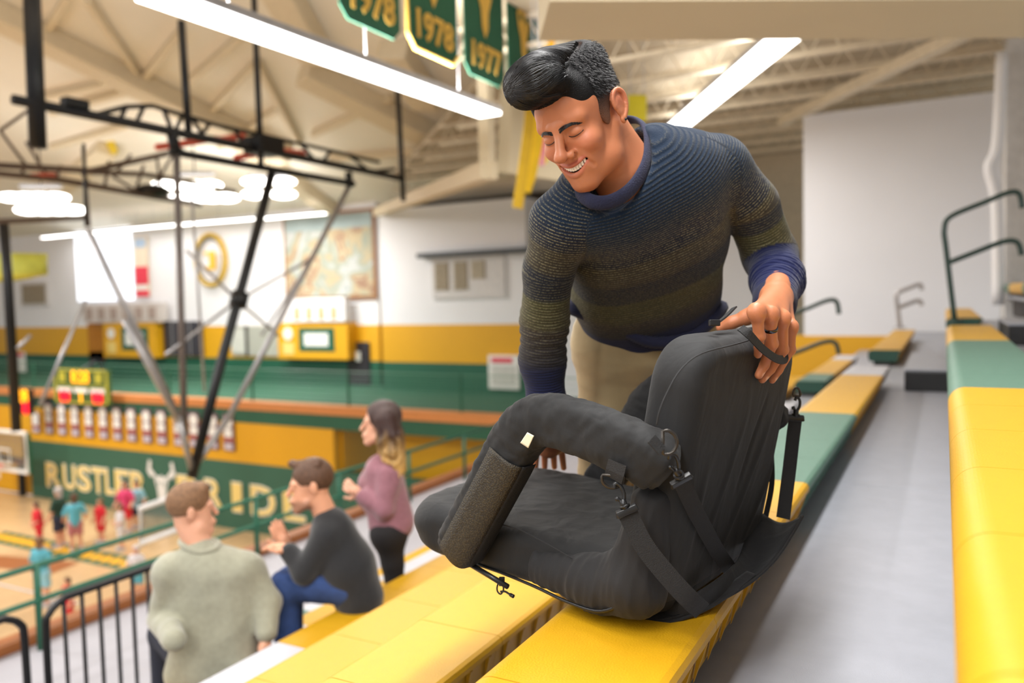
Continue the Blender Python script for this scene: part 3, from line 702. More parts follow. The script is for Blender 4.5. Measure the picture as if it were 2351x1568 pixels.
# second layer of the open pocket, under the flap
lo2 = [(1460, 1438, 1.46), (1530, 1432, 1.455), (1610, 1404, 1.475), (1680, 1362, 1.51), (1735, 1318, 1.56)]
hi2 = [(1480, 1400, 1.50), (1545, 1398, 1.49), (1610, 1380, 1.51), (1665, 1345, 1.545), (1715, 1310, 1.58)]
a_, b_ = smooth_pts([P(*p) for p in lo2], 5), smooth_pts([P(*p) for p in hi2], 5); V = []; F = []
for i in range(len(a_)):
    for j in range(5): V.append(a_[i]*(1 - j/4) + b_[i]*(j/4))
for i in range(len(a_) - 1):
    for j in range(4): F.append((i*5+j, (i+1)*5+j, (i+1)*5+j+1, i*5+j+1))
f2 = mk('pocket_lip', V, F, m_fab2, seat, True); md = f2.modifiers.new('th', 'SOLIDIFY'); md.thickness = .004
# zipper along the lower side, slider and corded pull
zp = smooth_pts([qs(*p) for p in ((.47, .004, .018), (.36, .004, .016), (.26, -.010, .016), (.16, -.034, .018), (.08, -.050, .03), (.03, -.047, .07), (.022, -.036, .13))], 6)
MB().tube(zp, .0035, 6).build('zipper', m_plas, cush, True)
zc = qs(.345, -.008, .004); dz_ = zc - PSD(1210, 1356, .016)
MB().obox(zc, ex, ey, RC[:, 2], (.006, .009, .004), .0015).build('zip_slider', m_plas, cush)
loop = [PSD(u, v, .02) + dz_ for u, v in [(1209, 1352), (1200, 1364), (1199, 1378), (1207, 1386), (1214, 1376), (1212, 1360)]]
MB().tube(smooth_pts(loop, 4, True), .0018, 7, closed=True).build('pull_cord', m_plas, cush, True)
MB().tube(smooth_pts([PSD(u, v, .02) + dz_ for u, v in [(1207, 1380), (1218, 1380), (1228, 1386), (1239, 1392)]], 4), [.0022]*9 + [.004]*4, 7).build('cord_end', m_plas, cush, True)
MB().tube([PSD(1072, 1291, .03), PSD(1166, 1347, .03)], .0055, 12).build('frame_rod', m_plas, seat, True)
# carry loop over the top edge and buckle
MB().ribbon(smooth_pts([PBK(1700, 752, .012), PBK(1722, 770, .03), PBK(1750, 800, .04), PBK(1780, 822, .045), PBK(1798, 826, .04), PBK(1802, 818, .03), PBK(1790, 806, .02)], 6), .017, .0022, cZw + ey*.25 + ex*.35).build('carry_loop', m_web, seat)
MB().ribbon(smooth_pts([PBK(1640, 746, -.06), PBK(1664, 728, -.06), PBK(1686, 706, -.06)], 4), .013, .003, ey + ex*-.5).build('strap_end', m_web, seat)
MB().obox(PBK(1640, 741, -.05), ex, ey, RC[:, 2], (.010, .006, .006), .002).build('ladder_buckle', m_plas, seat)
# ------------------------------------------------------------------ the man bending over the seat
man = thing('person', P(1440, 1500, 2.1)*[1, 1, 0] + [0, 0, zs(-1) - .16], 'smiling man in a striped navy and olive sweater bending over the black folding seat', 'person')
cX, cY, cZ = RC[:, 0], RC[:, 1], RC[:, 2]
h_s = RC @ np.array([.74, .10, .665]); h_n = RC @ np.array([-.56, -.44, .70])
h_s /= np.linalg.norm(h_s); h_n -= h_s*h_n.dot(h_s); h_n /= np.linalg.norm(h_n); h_u = np.cross(h_n, h_s)
_th = .11; h_n, h_u = h_n*math.cos(_th) - h_u*math.sin(_th), h_u*math.cos(_th) + h_n*math.sin(_th)
HF = np.array([h_n, h_s, h_u])                          # rows: forward, left, up
HC = P(1285, 309, 1.57) - .095*h_n
def H2W(V): return np.asarray(V) @ HF + HC
def W2H(p): return HF @ (np.asarray(p) - HC)
def skin_mat(name, col, lip=(184, 92, 80)):
    m = mat(name, col, .48, var=.05, nscale=22, sss=.12, bump=.08, bscale=420)
    nt = m.node_tree; b = nt.nodes['Principled BSDF']
    src = b.inputs['Base Color'].links[0].from_socket
    def layer(src, an, c):
        a = nt.nodes.new('ShaderNodeAttribute'); a.attribute_name = an
        mx = nt.nodes.new('ShaderNodeMix'); mx.data_type = 'RGBA'
        nt.links.new(a.outputs['Fac'], mx.inputs[0]); nt.links.new(src, mx.inputs[6]); mx.inputs[7].default_value = lin(c)
        return mx.outputs[2]
    o = layer(src, 'lip', lip); o = layer(o, 'blush', (206, 122, 96)); o = layer(o, 'mouth', (60, 18, 18)); o = layer(o, 'nail', (232, 178, 152))
    nt.links.new(o, b.inputs['Base Color'])
    return m
m_skin = skin_mat('tan_skin', (186, 116, 78))
# ---- head
MX, MZ = -.0085, -.0020
def lipc(y, up): return (.1100 + MX - 13*y*y, y, -.0630 + MZ + 9*y*y) if up else (.1065 + MX - 12*y*y, y, -.0850 + MZ + 21*y*y)
hd = SDF((-.125, -.105, -.20), (.142, .105, .14), .0017)
nb_ = W2H(P(1428, 412, 1.70))
hd.ell((-.006, 0, .032), (.097, .0745, .086))
hd.ell((.045, 0, .03), (.051, .060, .058), None, .03)
hd.ell((.048, 0, -.042), (.046, .056, .066), None, .03)
for sg in (-1, 1):
    hd.cone((-.002, sg*.056, -.04), (.028, sg*.050, -.085), .016, .016, .025)
    hd.cone((.028, sg*.050, -.085), (.074, sg*.014, -.110), .016, .016, .025)
    hd.ell((.070, sg*.042, -.033), (.024, .023, .021), None, .02)
    hd.cone((.092, sg*.012, .016), (.076, sg*.047, .017), .011, .010, .015)
hd.ell((.081, 0, -.110), (.018, .022, .016), None, .02)
hd.ell((.032, 0, -.082), (.05, .044, .03), None, .03)
hd.ell((.0765, 0, -.070), (.0235, .038, .030), None, .02)
hd.cone((-.022, 0, -.055), nb_, .054, .060, .03)
hd.cone((-.045, .01, -.04), W2H(P(1446, 392, 1.735)), .046, .058, .03)
for sg in (-1, 1):
    hd.ell((.110, sg*.031, -.004), (.017, .019, .011), None, .012, True)
    hd.ell((.0832, sg*.0315, -.006), (.0128, .0165, .0112), None, .005)
hd.cone((.096, 0, .006), (.119, 0, -.034), .0085, .0105, .012)
hd.ell((.1215, 0, -.038), (.0135, .0138, .0120), None, .006)
for sg in (-1, 1):
    hd.ell((.107, sg*.0172, -.042), (.0115, .0090, .0090), None, .006)
    hd.cone((.107, sg*.021, -.042), (.085, sg*.041, -.080), .0022, .0022, .007, True)   # smile fold
ys = np.linspace(-.030, .030, 13)
for y in ys:
    hgt = .0105*(1 - (y/.034)**2) + .0006
    x0 = .1100 + MX - 13*y*y
    hd.ell((x0 - .002, y, -.0735 + MZ + 14*y*y), (.015, .0045, hgt), None, .002, True)
for a, b in zip(ys[:-1], ys[1:]):
    hd.cone(lipc(a, 1), lipc(b, 1), .0032*(1 - (a/.045)**2), .0032*(1 - (b/.045)**2), .0035)
    hd.cone(lipc(a, 0), lipc(b, 0), .0048*(1 - (a/.037)**2), .0048*(1 - (b/.037)**2), .0035)
for sg in (-1, 1):
    for y in (.006, -.006): pass
    hd.ell((.1165, sg*.007, -.0485), (.004, .0038, .004), None, .003, True)
    # ear
    hx = [(.010, -.004), (.009, .014), (-.001, .028), (-.016, .031), (-.028, .018), (-.028, -.002), (-.018, -.022), (-.006, -.034)]
    pts = [np.array([x*.88 - .012, sg*(.079 + .009*(-x + .01)/.04), z*.86 - .001]) for x, z in hx]
    hd.ell((-.022, sg*.079, -.002), (.021, .0065, .029), None, .008)
    sp = smooth_pts(pts, 3)
    for a, b in zip(sp[:-1], sp[1:]): hd.cone(a, b, .0040, .0040, .002)
    hd.ell((-.014, sg*.080, -.033), (.008, .005, .0085), None, .004)
    hd.ell((-.014, sg*.0885, -.008), (.009, .005, .013), None, .004, True)
    hd.cone((-.022, sg*.083, .010), (-.031, sg*.083, -.014), .0035, .003, .003)
lipU = [np.array(lipc(y, 1)) for y in np.linspace(-.03, .03, 25)]; lipL = [np.array(lipc(y, 0)) for y in np.linspace(-.03, .03, 25)]
def near(V, pts): return np.min(np.stack([np.linalg.norm(V - p, axis=1) for p in pts]), 0)
HL = {}
def headpost(V, F): HL['V'] = V.copy(); return H2W(V)
def a_lip(_): return np.clip((.0068 - near(HL['V'], lipU + lipL))/.002, 0, 1)*.6
def a_mouth(_):
    V = HL['V']; x0 = .1100 + MX - 13*V[:, 1]**2
    ins = (np.abs(V[:, 2] + .0735 - MZ - 14*V[:, 1]**2) < .0115) & (np.abs(V[:, 1]) < .031) & (V[:, 0] < x0 - .005) & (V[:, 0] > .07)
    return ins*1.0
def a_blush(_):
    V = HL['V']; f = np.zeros(len(V))
    for sg in (-1, 1):
        f = np.maximum(f, np.exp(-np.sum(((V - [.085, sg*.045, -.032])/.022)**2, 1))*.45)
        f = np.maximum(f, np.exp(-np.sum(((V - [-.02, sg*.085, .012])/.022)**2, 1))*.6)
    f = np.maximum(f, np.exp(-np.sum(((V - [.122, 0, -.038])/.014)**2, 1))*.45)
    return f
body = hd.build('body', m_skin, man, {'lip': a_lip, 'mouth': a_mouth, 'blush': a_blush}, headpost)
# teeth, brows, lashes, ear stud
tb = MB(); 
for k in range(10):
    y = (k - 4.5)*.0056; w = .00275
    sl_ = -2*12*y; tx = h_s + h_n*sl_; tx /= np.linalg.norm(tx); tn = np.cross(tx, h_u)
    tb.obox(H2W((.1035 + MX - 13*y*y, y, -.0697 + MZ + 10*y*y)), tn, tx, h_u, (.003, w, .0066 - 3*y*y), .0012)
tb.build('teeth', mat('tooth_enamel', (244, 236, 222), .25, var=.02), man, True)
m_hair = mat('black_hair', (17, 16, 17), .33, var=.2, nscale=60, spec=.4)
bw = MB()
for sg in (-1, 1):
    pts = smooth_pts([(.1045, sg*.010, .0080), (.1030, sg*.022, .0115), (.0965, sg*.036, .0115), (.0835, sg*.053, .0030)], 6)
    n_ = len(pts)
    for k in range(150):
        t_ = random.random(); p = np.array(pts[int(t_*.9*(n_ - 1))]); wv = .0040*(1 - .6*t_*t_)
        p = p + [0, 0, random.uniform(-1, 1)*wv]; d = np.array([-.25 - .5*t_, sg*.8, .35*(1 - 1.6*t_)]); d /= np.linalg.norm(d)
        bw.tube([H2W(p - d*.002), H2W(p + d*.0025 + [.0006, 0, 0]), H2W(p + d*.0055)], [.0005, .0005, .0002], 4, caps=False)
bw.build('eyebrows', m_hair, man, True)
el = MB()
for sg in (-1, 1):
    el.tube([H2W(p) for p in smooth_pts([(.0930, sg*.0170, -.0090), (.0955, sg*.024, -.0120), (.0955, sg*.033, -.0130), (.0915, sg*.042, -.0112), (.085, sg*.049, -.008)], 5)], .0008, 6)
el.build('eyelashes', m_hair, man, True)
MB().ell(H2W((-.013, .0855, -.034)), (.003, .003, .003), n=10, m=6).build('ear_stud', m_plas, man, True)
# ---- hair: short faded sides, long top parted on his left and swept into a quiff
hr = SDF((-.13, -.11, -.10), (.18, .11, .175), .0022)
hr.ell((-.009, 0, .040), (.1005, .0775, .0885))
hr.ell((.135, 0, -.012), (.074, .14, .082), None, .006, True)
for sg in (-1, 1):
    hr.ell((.100, sg*.085, .006), (.046, .034, .058), None, .006, True)
    hr.ell((.002, sg*.085, -.042), (.052, .03, .048), None, .004, True)
    hr.ell((.020, sg*.0655, .010), (.017, .0085, .036), None, .010)
for sg in (-1, 1): hr.ell((.046, sg*.0445, .056), (.030, .0235, .040), None, .012)
hr.box((-.03, 0, -.14), (.2, .2, .078), None, .01, .01, True)
hr.ell((.01, -.018, .098), (.085, .056, .046), None, .02)
hr.cone((.086, .040, .098), (.104, .008, .112), .018, .031, .035)
hr.cone((.104, .008, .112), (.102, -.032, .106), .031, .030, .035)
hr.ell((.060, -.010, .125), (.066, .052, .030), None, .035)
hr.ell((-.050, .008, .10), (.052, .054, .040), None, .03)
hr.cone((.102, -.032, .106), (.085, -.064, .088), .030, .016, .02)
part = smooth_pts([(.082, .049, .098), (.05, .049, .118), (.0, .045, .128), (-.04, .036, .135)], 8)
for a, b in zip(part[:-1], part[1:]): hr.cone(a, b, .0035, .003, .006, True)
HG = {}
def hpost(V, F): HG['V'] = V.copy(); return H2W(V)
def a_fade(_):
    V = HG['V']; lat = np.clip((np.abs(V[:, 1]) - .045)/.02, 0, 1)
    back = np.clip((-V[:, 0] - .05)/.03, 0, 1)
    f = np.clip((.035 - V[:, 2])/.06, 0, 1)*np.maximum(lat, back)
    g = np.exp(-(near(V, part)/.0035)**2)*.75
    return np.clip(np.maximum(f*.95, g), 0, 1)
def hair_mat():
    m = mat('short_black_hair', (15, 14, 15), .6, var=.25, nscale=90, spec=.2)
    nt = m.node_tree; b = nt.nodes['Principled BSDF']; src = b.inputs['Base Color'].links[0].from_socket
    a = nt.nodes.new('ShaderNodeAttribute'); a.attribute_name = 'fade'
    mx = nt.nodes.new('ShaderNodeMix'); mx.data_type = 'RGBA'; nt.links.new(a.outputs['Fac'], mx.inputs[0]); nt.links.new(src, mx.inputs[6]); mx.inputs[7].default_value = lin((128, 88, 68))
    nt.links.new(mx.outputs[2], b.inputs['Base Color'])
    tc = [n for n in nt.nodes if n.type == 'TEX_COORD'][0]
    n2 = nt.nodes.new('ShaderNodeTexNoise'); n2.inputs['Scale'].default_value = 480; n2.inputs['Detail'].default_value = 3
    nt.links.new(tc.outputs['Object'], n2.inputs['Vector'])
    bp = nt.nodes.new('ShaderNodeBump'); bp.inputs['Strength'].default_value = .9; bp.inputs['Distance'].default_value = .003
    nt.links.new(n2.outputs['Fac'], bp.inputs['Height']); nt.links.new(bp.outputs['Normal'], b.inputs['Normal'])
    return m
hair = hr.build('hair', hair_mat(), man, {'fade': a_fade}, hpost)
rs_ = np.random.RandomState(3); sb = MB()
def tri_v(Pn):
    q = np.clip((Pn - hr.lo)/hr.res, 1, np.array(hr.n) - 3); i = q.astype(int); t = q - i; f = hr.f; out = 0
    for a in (0, 1):
        for b in (0, 1):
            for c in (0, 1):
                w = (t[:, 0] if a else 1 - t[:, 0])*(t[:, 1] if b else 1 - t[:, 1])*(t[:, 2] if c else 1 - t[:, 2]); out = out + w*f[i[:, 0]+a, i[:, 1]+b, i[:, 2]+c]
    return out
def proj_v(Pn, lev, it=5):
    for _ in range(it):
        g = np.stack([tri_v(Pn + d) - tri_v(Pn - d) for d in np.eye(3)*.002], 1); g /= np.linalg.norm(g, axis=1, keepdims=True) + 1e-6
        Pn = Pn - g*np.clip(tri_v(Pn) - lev, -.02, .02)[:, None]
    return Pn, g
U = rs_.uniform; lanes = []
for k in range(1700):
    a = U(); w = U(); J = lambda r_: U(-r_, r_, 3)
    if a < .55:                                        # from the part, across the top, into the front roll
        q = U(); s0 = np.array(part[int(q*(len(part) - 1))]) + [U(-.003, .003), -.003, 0]
        e = np.array([.138 - .085*q, -.022 - .035*q, .135 - .012*q - .02*w*(1 - q)]) + J(.003); e2_ = np.array([.112 - .12*q, -.070, .092]) + J(.004)
        pts = [s0, s0*.6 + e*.4 + [.004, 0, .03], e, e2_]
    elif a < .85:                                      # along the side of the quiff that faces the camera
        s0 = np.array([.086 - .045*w, .047, .096 + .018*w]) + J(.002)
        pts = [s0, np.array([.104 - .03*w, .038 - .004*w, .100 + .030*w]) + J(.002), np.array([.126 - .012*w, .014, .094 + .046*w]) + J(.002), np.array([.138 - .004*w, -.014, .098 + .042*w]) + J(.003), np.array([.130, -.040, .104 + .030*w]) + J(.004)]
    else:                                              # rolled up from the hairline
        y0 = U(-.03, .034); pts = [np.array([.086, y0, .086 + .006*w]) + J(.002), np.array([.112, y0 - .010, .084 + .006*w]) + J(.002), np.array([.136, y0 - .026, .100 + .01*w]) + J(.002), np.array([.138, y0 - .044, .122]) + J(.003)]
    sp = smooth_pts(pts, 7); idx = np.linspace(0, len(sp) - 1, 20).astype(int); lanes.append([sp[i] for i in idx])
L_ = np.array(lanes); n_l = len(L_); lift = np.repeat(.0003 + .0022*rs_.rand(n_l)**2, 20)
Pn, _g = proj_v(L_.reshape(-1, 3), lift); Pn = (Pn @ HF + HC).reshape(n_l, 20, 3)
rad = [.00025 + .00075*math.sin(math.pi*(i + .6)/20.4) for i in range(20)]
for k in range(n_l): sb.tube(list(Pn[k]), [r_*(.7 + .6*(k*37 % 100)/100) for r_ in rad], 4, caps=False)
St = np.stack([U(-.10, .045, 1500), U(.042, .078, 1500), U(.03, .125, 1500)], 1); St[::3, 1] *= U(-1, .5, len(St[::3]))
Sp, Sg = proj_v(St, np.zeros(1500), 6)
for p, g_ in zip(Sp, Sg):
    if p[2] < .03 or p[0] > .035 or (p[1] < .03 and p[0] > -.06): continue
    d = g_*.45 + np.array([U(-.3, .1), U(-.2, .2), -.5]); d /= np.linalg.norm(d)
    sb.tube([H2W(p - g_*.0005), H2W(p + d*.005 + g_*.0008), H2W(p + d*.010)], [.0005, .0004, .0001], 4, caps=False)
sb.build('hair_strands', m_hair, hair, True)
# ---- hands
def finger(s, pts, rs, k=.003):
    for i in range(len(pts) - 1): s.cone(pts[i], pts[i+1], rs[i], rs[i+1], k)
fingersL = [
    [PBK(1737, 716, .020), PBK(1743, 772, .026), PBK(1742, 798, .018), PBK(1740, 814, .013)],
    [PBK(1768, 722, .028), PBK(1772, 789, .030), PBK(1755, 838, .017), PBK(1742, 861, .012)],
    [PBK(1796, 730, .028), PBK(1797, 803, .030), PBK(1769, 848, .017), PBK(1750, 871, .012)],
    [PBK(1816, 750, .020), PBK(1815, 803, .024), PBK(1788, 850, .015), PBK(1773, 873, .011)]]
wr = P(1782, 684, 1.72)
allp = np.array([p for fz in fingersL for p in fz] + [wr, P(1660, 740, 1.75), P(1790, 640, 1.8)])
hl = SDF(allp.min(0) - .04, allp.max(0) + .04, .0020)
for fz, r0 in zip(fingersL, (.0100, .0108, .0104, .0092)):
    finger(hl, fz, [r0*1.06, r0*1.02, r0*.88, r0*.74])
    hl.ell(fz[1], (r0*1.05,)*3, None, .005)
    hl.cone(wr, fz[0], .027, r0*1.22, .016)
    hl.ell(fz[0] + cZ*.001, (r0*1.14,)*3, None, .010)
hl.cone(P(1785, 650, 1.82), wr, .032, .029, .015)
hl.chain([P(1762, 705, 1.71), P(1715, 728, 1.72), P(1680, 741, 1.73), P(1655, 752, 1.745)], [.022, .0155, .0125, .0105], .012)
hl.cone(P(1740, 716, 1.70), fingersL[0][0], .016, .012, .012)
tipsL = [fz[-1] for fz in fingersL]; 
def a_nail(V):
    f = np.zeros(len(V))
    for fz in fingersL:
        d = (fz[3] - fz[2])/np.linalg.norm(fz[3] - fz[2]); c = fz[3]*.85 + fz[2]*.15 - bF*.0085
        q = V - c; al = q @ d; rad = np.linalg.norm(q - np.outer(al, d), axis=1)
        f = np.maximum(f, np.clip(1.6 - np.sqrt((al/.0058)**2 + (rad/.0048)**2)*1.3, 0, 1))
    return f
lhand = hl.build('tmp', m_skin, None, {'nail': a_nail})
ring_c = fingersL[1][0]*.52 + fingersL[1][1]*.48; ax_ = fingersL[1][1] - fingersL[1][0]; ax_ /= np.linalg.norm(ax_)
p1 = np.cross(ax_, cX); p1 /= np.linalg.norm(p1); p2 = np.cross(ax_, p1)
V = []; F = []; n = 40
for (r_, h_) in ((.0118, -.0035), (.0127, -.003), (.0127, .003), (.0118, .0035)):
    for k in range(n): V.append(ring_c + ax_*h_ + (p1*math.cos(2*math.pi*k/n) + p2*math.sin(2*math.pi*k/n))*r_)
for j in range(4):
    for k in range(n): F.append((j*n + k, j*n + (k+1) % n, ((j+1) % 4)*n + (k+1) % n, ((j+1) % 4)*n + k))
rg = mk('finger_ring', V, F, mat('polished_dark_ring', (84, 84, 90), .16, metal=1, var=.02), man, True)
# right hand flat on the seat cushion
base = PST(1262, 1080, .012)
wrR = P(1258, 985, 1.95)
c0 = PST(1240, 1020, .035)
c0 = wrR*.45 + base*.55 + np.array([0, 0, .02])
hR = SDF(np.minimum(wrR, base) - .14, np.maximum(wrR, base) + .14, .0030)
hR.cone(wrR + (wrR - c0)*.5, wrR, .032, .029, .01); hR.cone(wrR, c0, .03, .034, .015)
hR.ell(c0, (.036, .036, .022), None, .015)
ddir = (base - c0)*[1, 1, 0]; ddir /= np.linalg.norm(ddir); lat = np.array([-ddir[1], ddir[0], 0])
for k, (o_, L_) in enumerate(((-.03, .07), (-.010, .082), (.011, .078), (.031, .062))):
    k0 = c0 + ddir*.03 + lat*o_*.9; tip = c0 + ddir*(.03 + L_) + lat*o_*1.25; tip[2] = base[2]; md_ = (k0 + tip)/2 + [0, 0, .016]
    finger(hR, [k0, md_, tip], [.0105, .0095, .0078], .006)
th = c0 - lat*.028*np.sign(1); hR.chain([c0 + lat*.02*-1, c0 - lat*.055 + ddir*.02 - [0, 0, .01], c0 - lat*.07 + ddir*.05 - [0, 0, .02]], [.017, .012, .009], .01)
rhand = hR.build('tmp', m_skin, None)
for o in (lhand, rhand):                                # one body mesh: head, neck and both hands
    pass

bmj = bmesh.new(); bmj.from_mesh(body.data)
for o in (lhand, rhand): bmj.from_mesh(o.data)
bmj.verts.ensure_lookup_table()
co_ = np.array([v.co[:] for v in bmj.verts])
def bridge(path, tgt):
    # the arm under the sleeve, joined to neck and hand so the body is one mesh
    rings = []
    for i, p in enumerate(path):
        t_ = path[min(i+1, len(path)-1)] - path[max(i-1, 0)]; t_ /= np.linalg.norm(t_); x_ = np.cross(t_, [.3, .5, .8]); x_ /= np.linalg.norm(x_); y_ = np.cross(t_, x_)
        rings.append([bmj.verts.new((p + .028*(math.cos(a)*x_ + math.sin(a)*y_)).tolist()) for a in np.linspace(0, 2*math.pi, 9)[:-1]])
    for r0, r1 in zip(rings[:-1], rings[1:]):
        for k in range(8): bmj.faces.new((r0[k], r0[(k+1) % 8], r1[(k+1) % 8], r1[k]))
    for rg_, q in ((rings[0], path[0]), (rings[-1], tgt)):
        bmj.verts.ensure_lookup_table(); o_ = bmj.verts[int(np.argmin(np.linalg.norm(co_ - q, axis=1)))]
        for k in range(8): bmj.faces.new((rg_[k], rg_[(k+1) % 8], o_))
nb_w = P(1428, 412, 1.70)
bridge([nb_w + [0, 0, -.03], P(1560, 420, 1.82), P(1650, 400, 1.86), P(1765, 585, 1.98), P(1782, 650, 1.84)], P(1785, 650, 1.82))
bridge([nb_w + [0, 0, -.03], P(1370, 470, 1.74), P(1300, 520, 1.74), P(1250, 735, 1.86), wrR + [0, 0, .06]], wrR + [0, 0, .03])
bmj.to_mesh(body.data); bmj.free(); body.data.update()
body.data.polygons.foreach_set('use_smooth', [True]*len(body.data.polygons))
for o in (lhand, rhand): bpy.data.objects.remove(o)
# ---- sweater
shR = P(1292, 512, 1.72); elR = P(1250, 735, 1.86); wR = P(1256, 930, 1.93)
shL = P(1648, 388, 1.84); elL = P(1768, 590, 1.98); wL = P(1778, 700, 1.765)
nk = P(1428, 395, 1.71)
tL = [P(1395, 470, 1.76), P(1400, 570, 1.88), P(1412, 680, 2.02), P(1425, 745, 2.09)]
tR = [P(1560, 420, 1.80), P(1565, 540, 1.92), P(1558, 660, 2.05), P(1560, 745, 2.11)]
allp = np.array([shR, elR, wR, shL, elL, wL, nk] + tL + tR)
sw = SDF(allp.min(0) - .16, allp.max(0) + .16, .0045)
for a, b, ra, rb in ((0, 1, .105, .106), (1, 2, .106, .104), (2, 3, .104, .100)):
    sw.cone(tL[a], tL[b], ra, rb, .03); sw.cone(tR[a], tR[b], ra, rb, .03)
    sw.cone((tL[a] + tR[a])/2, (tL[b] + tR[b])/2, ra*1.02, rb*1.02, .06)
sw.cone(P(1500, 352, 1.76), shL, .058, .072, .05)
sw.cone(P(1350, 440, 1.70), shR, .060, .070, .05)
sw.cone(P(1395, 470, 1.74), P(1500, 420, 1.78), .085, .09, .06)
arms = [([shR, P(1260, 620, 1.79), elR, P(1246, 830, 1.90), wR, P(1256, 985, 1.955)], [.068, .056, .0545, .053, .046, .043]),
        ([shL, P(1722, 470, 1.90), elL, P(1785, 640, 1.88), wL], [.073, .064, .064, .058, .045])]
for pts, rs in arms: sw.chain(pts, rs, .022)
sw.cone(nk + (W2H(nk)*0), P(1405, 330, 1.66), .064, .075, .012, True)
sw.cone(P(1445, 360, 1.735), P(1395, 425, 1.63), .060, .058, .012, True)
cuffd = (wL - P(1785, 640, 1.88)); cuffd /= np.linalg.norm(cuffd)
sw.cone(wL + cuffd*.025, wL + cuffd*.06, .06, .06, .004, True)
axT = (P(1490, 745, 2.10) - P(1450, 400, 1.72)); LT = np.linalg.norm(axT); axT /= LT; T0 = P(1450, 400, 1.72)
def armgt(V, pts):
    best = np.full(len(V), 9.); g = np.zeros(len(V)); acc = 0
    tot = sum(np.linalg.norm(pts[i+1] - pts[i]) for i in range(len(pts) - 1))
    for i in range(len(pts) - 1):
        ab = pts[i+1] - pts[i]; L = np.linalg.norm(ab); t = np.clip((V - pts[i]) @ ab/L**2, 0 if i else -.8, 1)
        d = np.linalg.norm(V - pts[i] - np.outer(t, ab), axis=1); m_ = d < best
        best[m_] = d[m_]; g[m_] = acc + t[m_]*L; acc += L
    return g, best, tot
def garment(V):
    tt = (V - T0) @ axT
    dT = np.minimum(np.min(np.stack([d_cone(V.astype(np.float32), tL[i], tL[i+1], .105, .105) for i in range(3)]), 0), np.min(np.stack([d_cone(V.astype(np.float32), tR[i], tR[i+1], .105, .105) for i in range(3)]), 0))
    s = tt/LT; g = tt.copy(); part_ = np.zeros(len(V))
    for k, (pts, rs) in enumerate(arms):
        ga, da, tot = armgt(V, pts); m_ = (da - .06) < dT - .012
        s[m_] = np.interp(ga[m_], *([-.06, -.01, .06, .13, .19, .25, .30, .37, .5], [.1, .2, .38, .5, .62, .72, .78, .85, 1]) if k == 0 else ([-.05, 0, .10, .15, .19, .23, .27, .31, .35, .45], [.05, .12, .28, .5, .62, .70, .76, .82, .88, 1])); g[m_] = ga[m_]; part_[m_] = 1
    return s, g, part_
GA = {}
def folds(V, F):
    N = vnormals(V, F); s, g, pa = garment(V); GA['s'] = s; GA['g'] = g
    amp = np.zeros(len(V))
    # bunched rings near the elbow and cuff of the sleeves, soft drag lines on the body
    for k, (pts, rs) in enumerate(arms):
        ga, da, tot = armgt(V, pts); m_ = pa > 0
        w = np.exp(-((ga - tot*(.80 if k else .55))/(.055 if k else .07))**2)
        amp += np.where((da < .1) & m_, w*(.0030 if k else .0016)*np.sin(ga*260 + 2.2*np.sin(V[:, 0]*38 + V[:, 1]*27)), 0)
    amp += np.where(pa < .5, wrinkle(V, 7, .010), wrinkle(V, 9, .007))
    return V + N*amp[:, None]
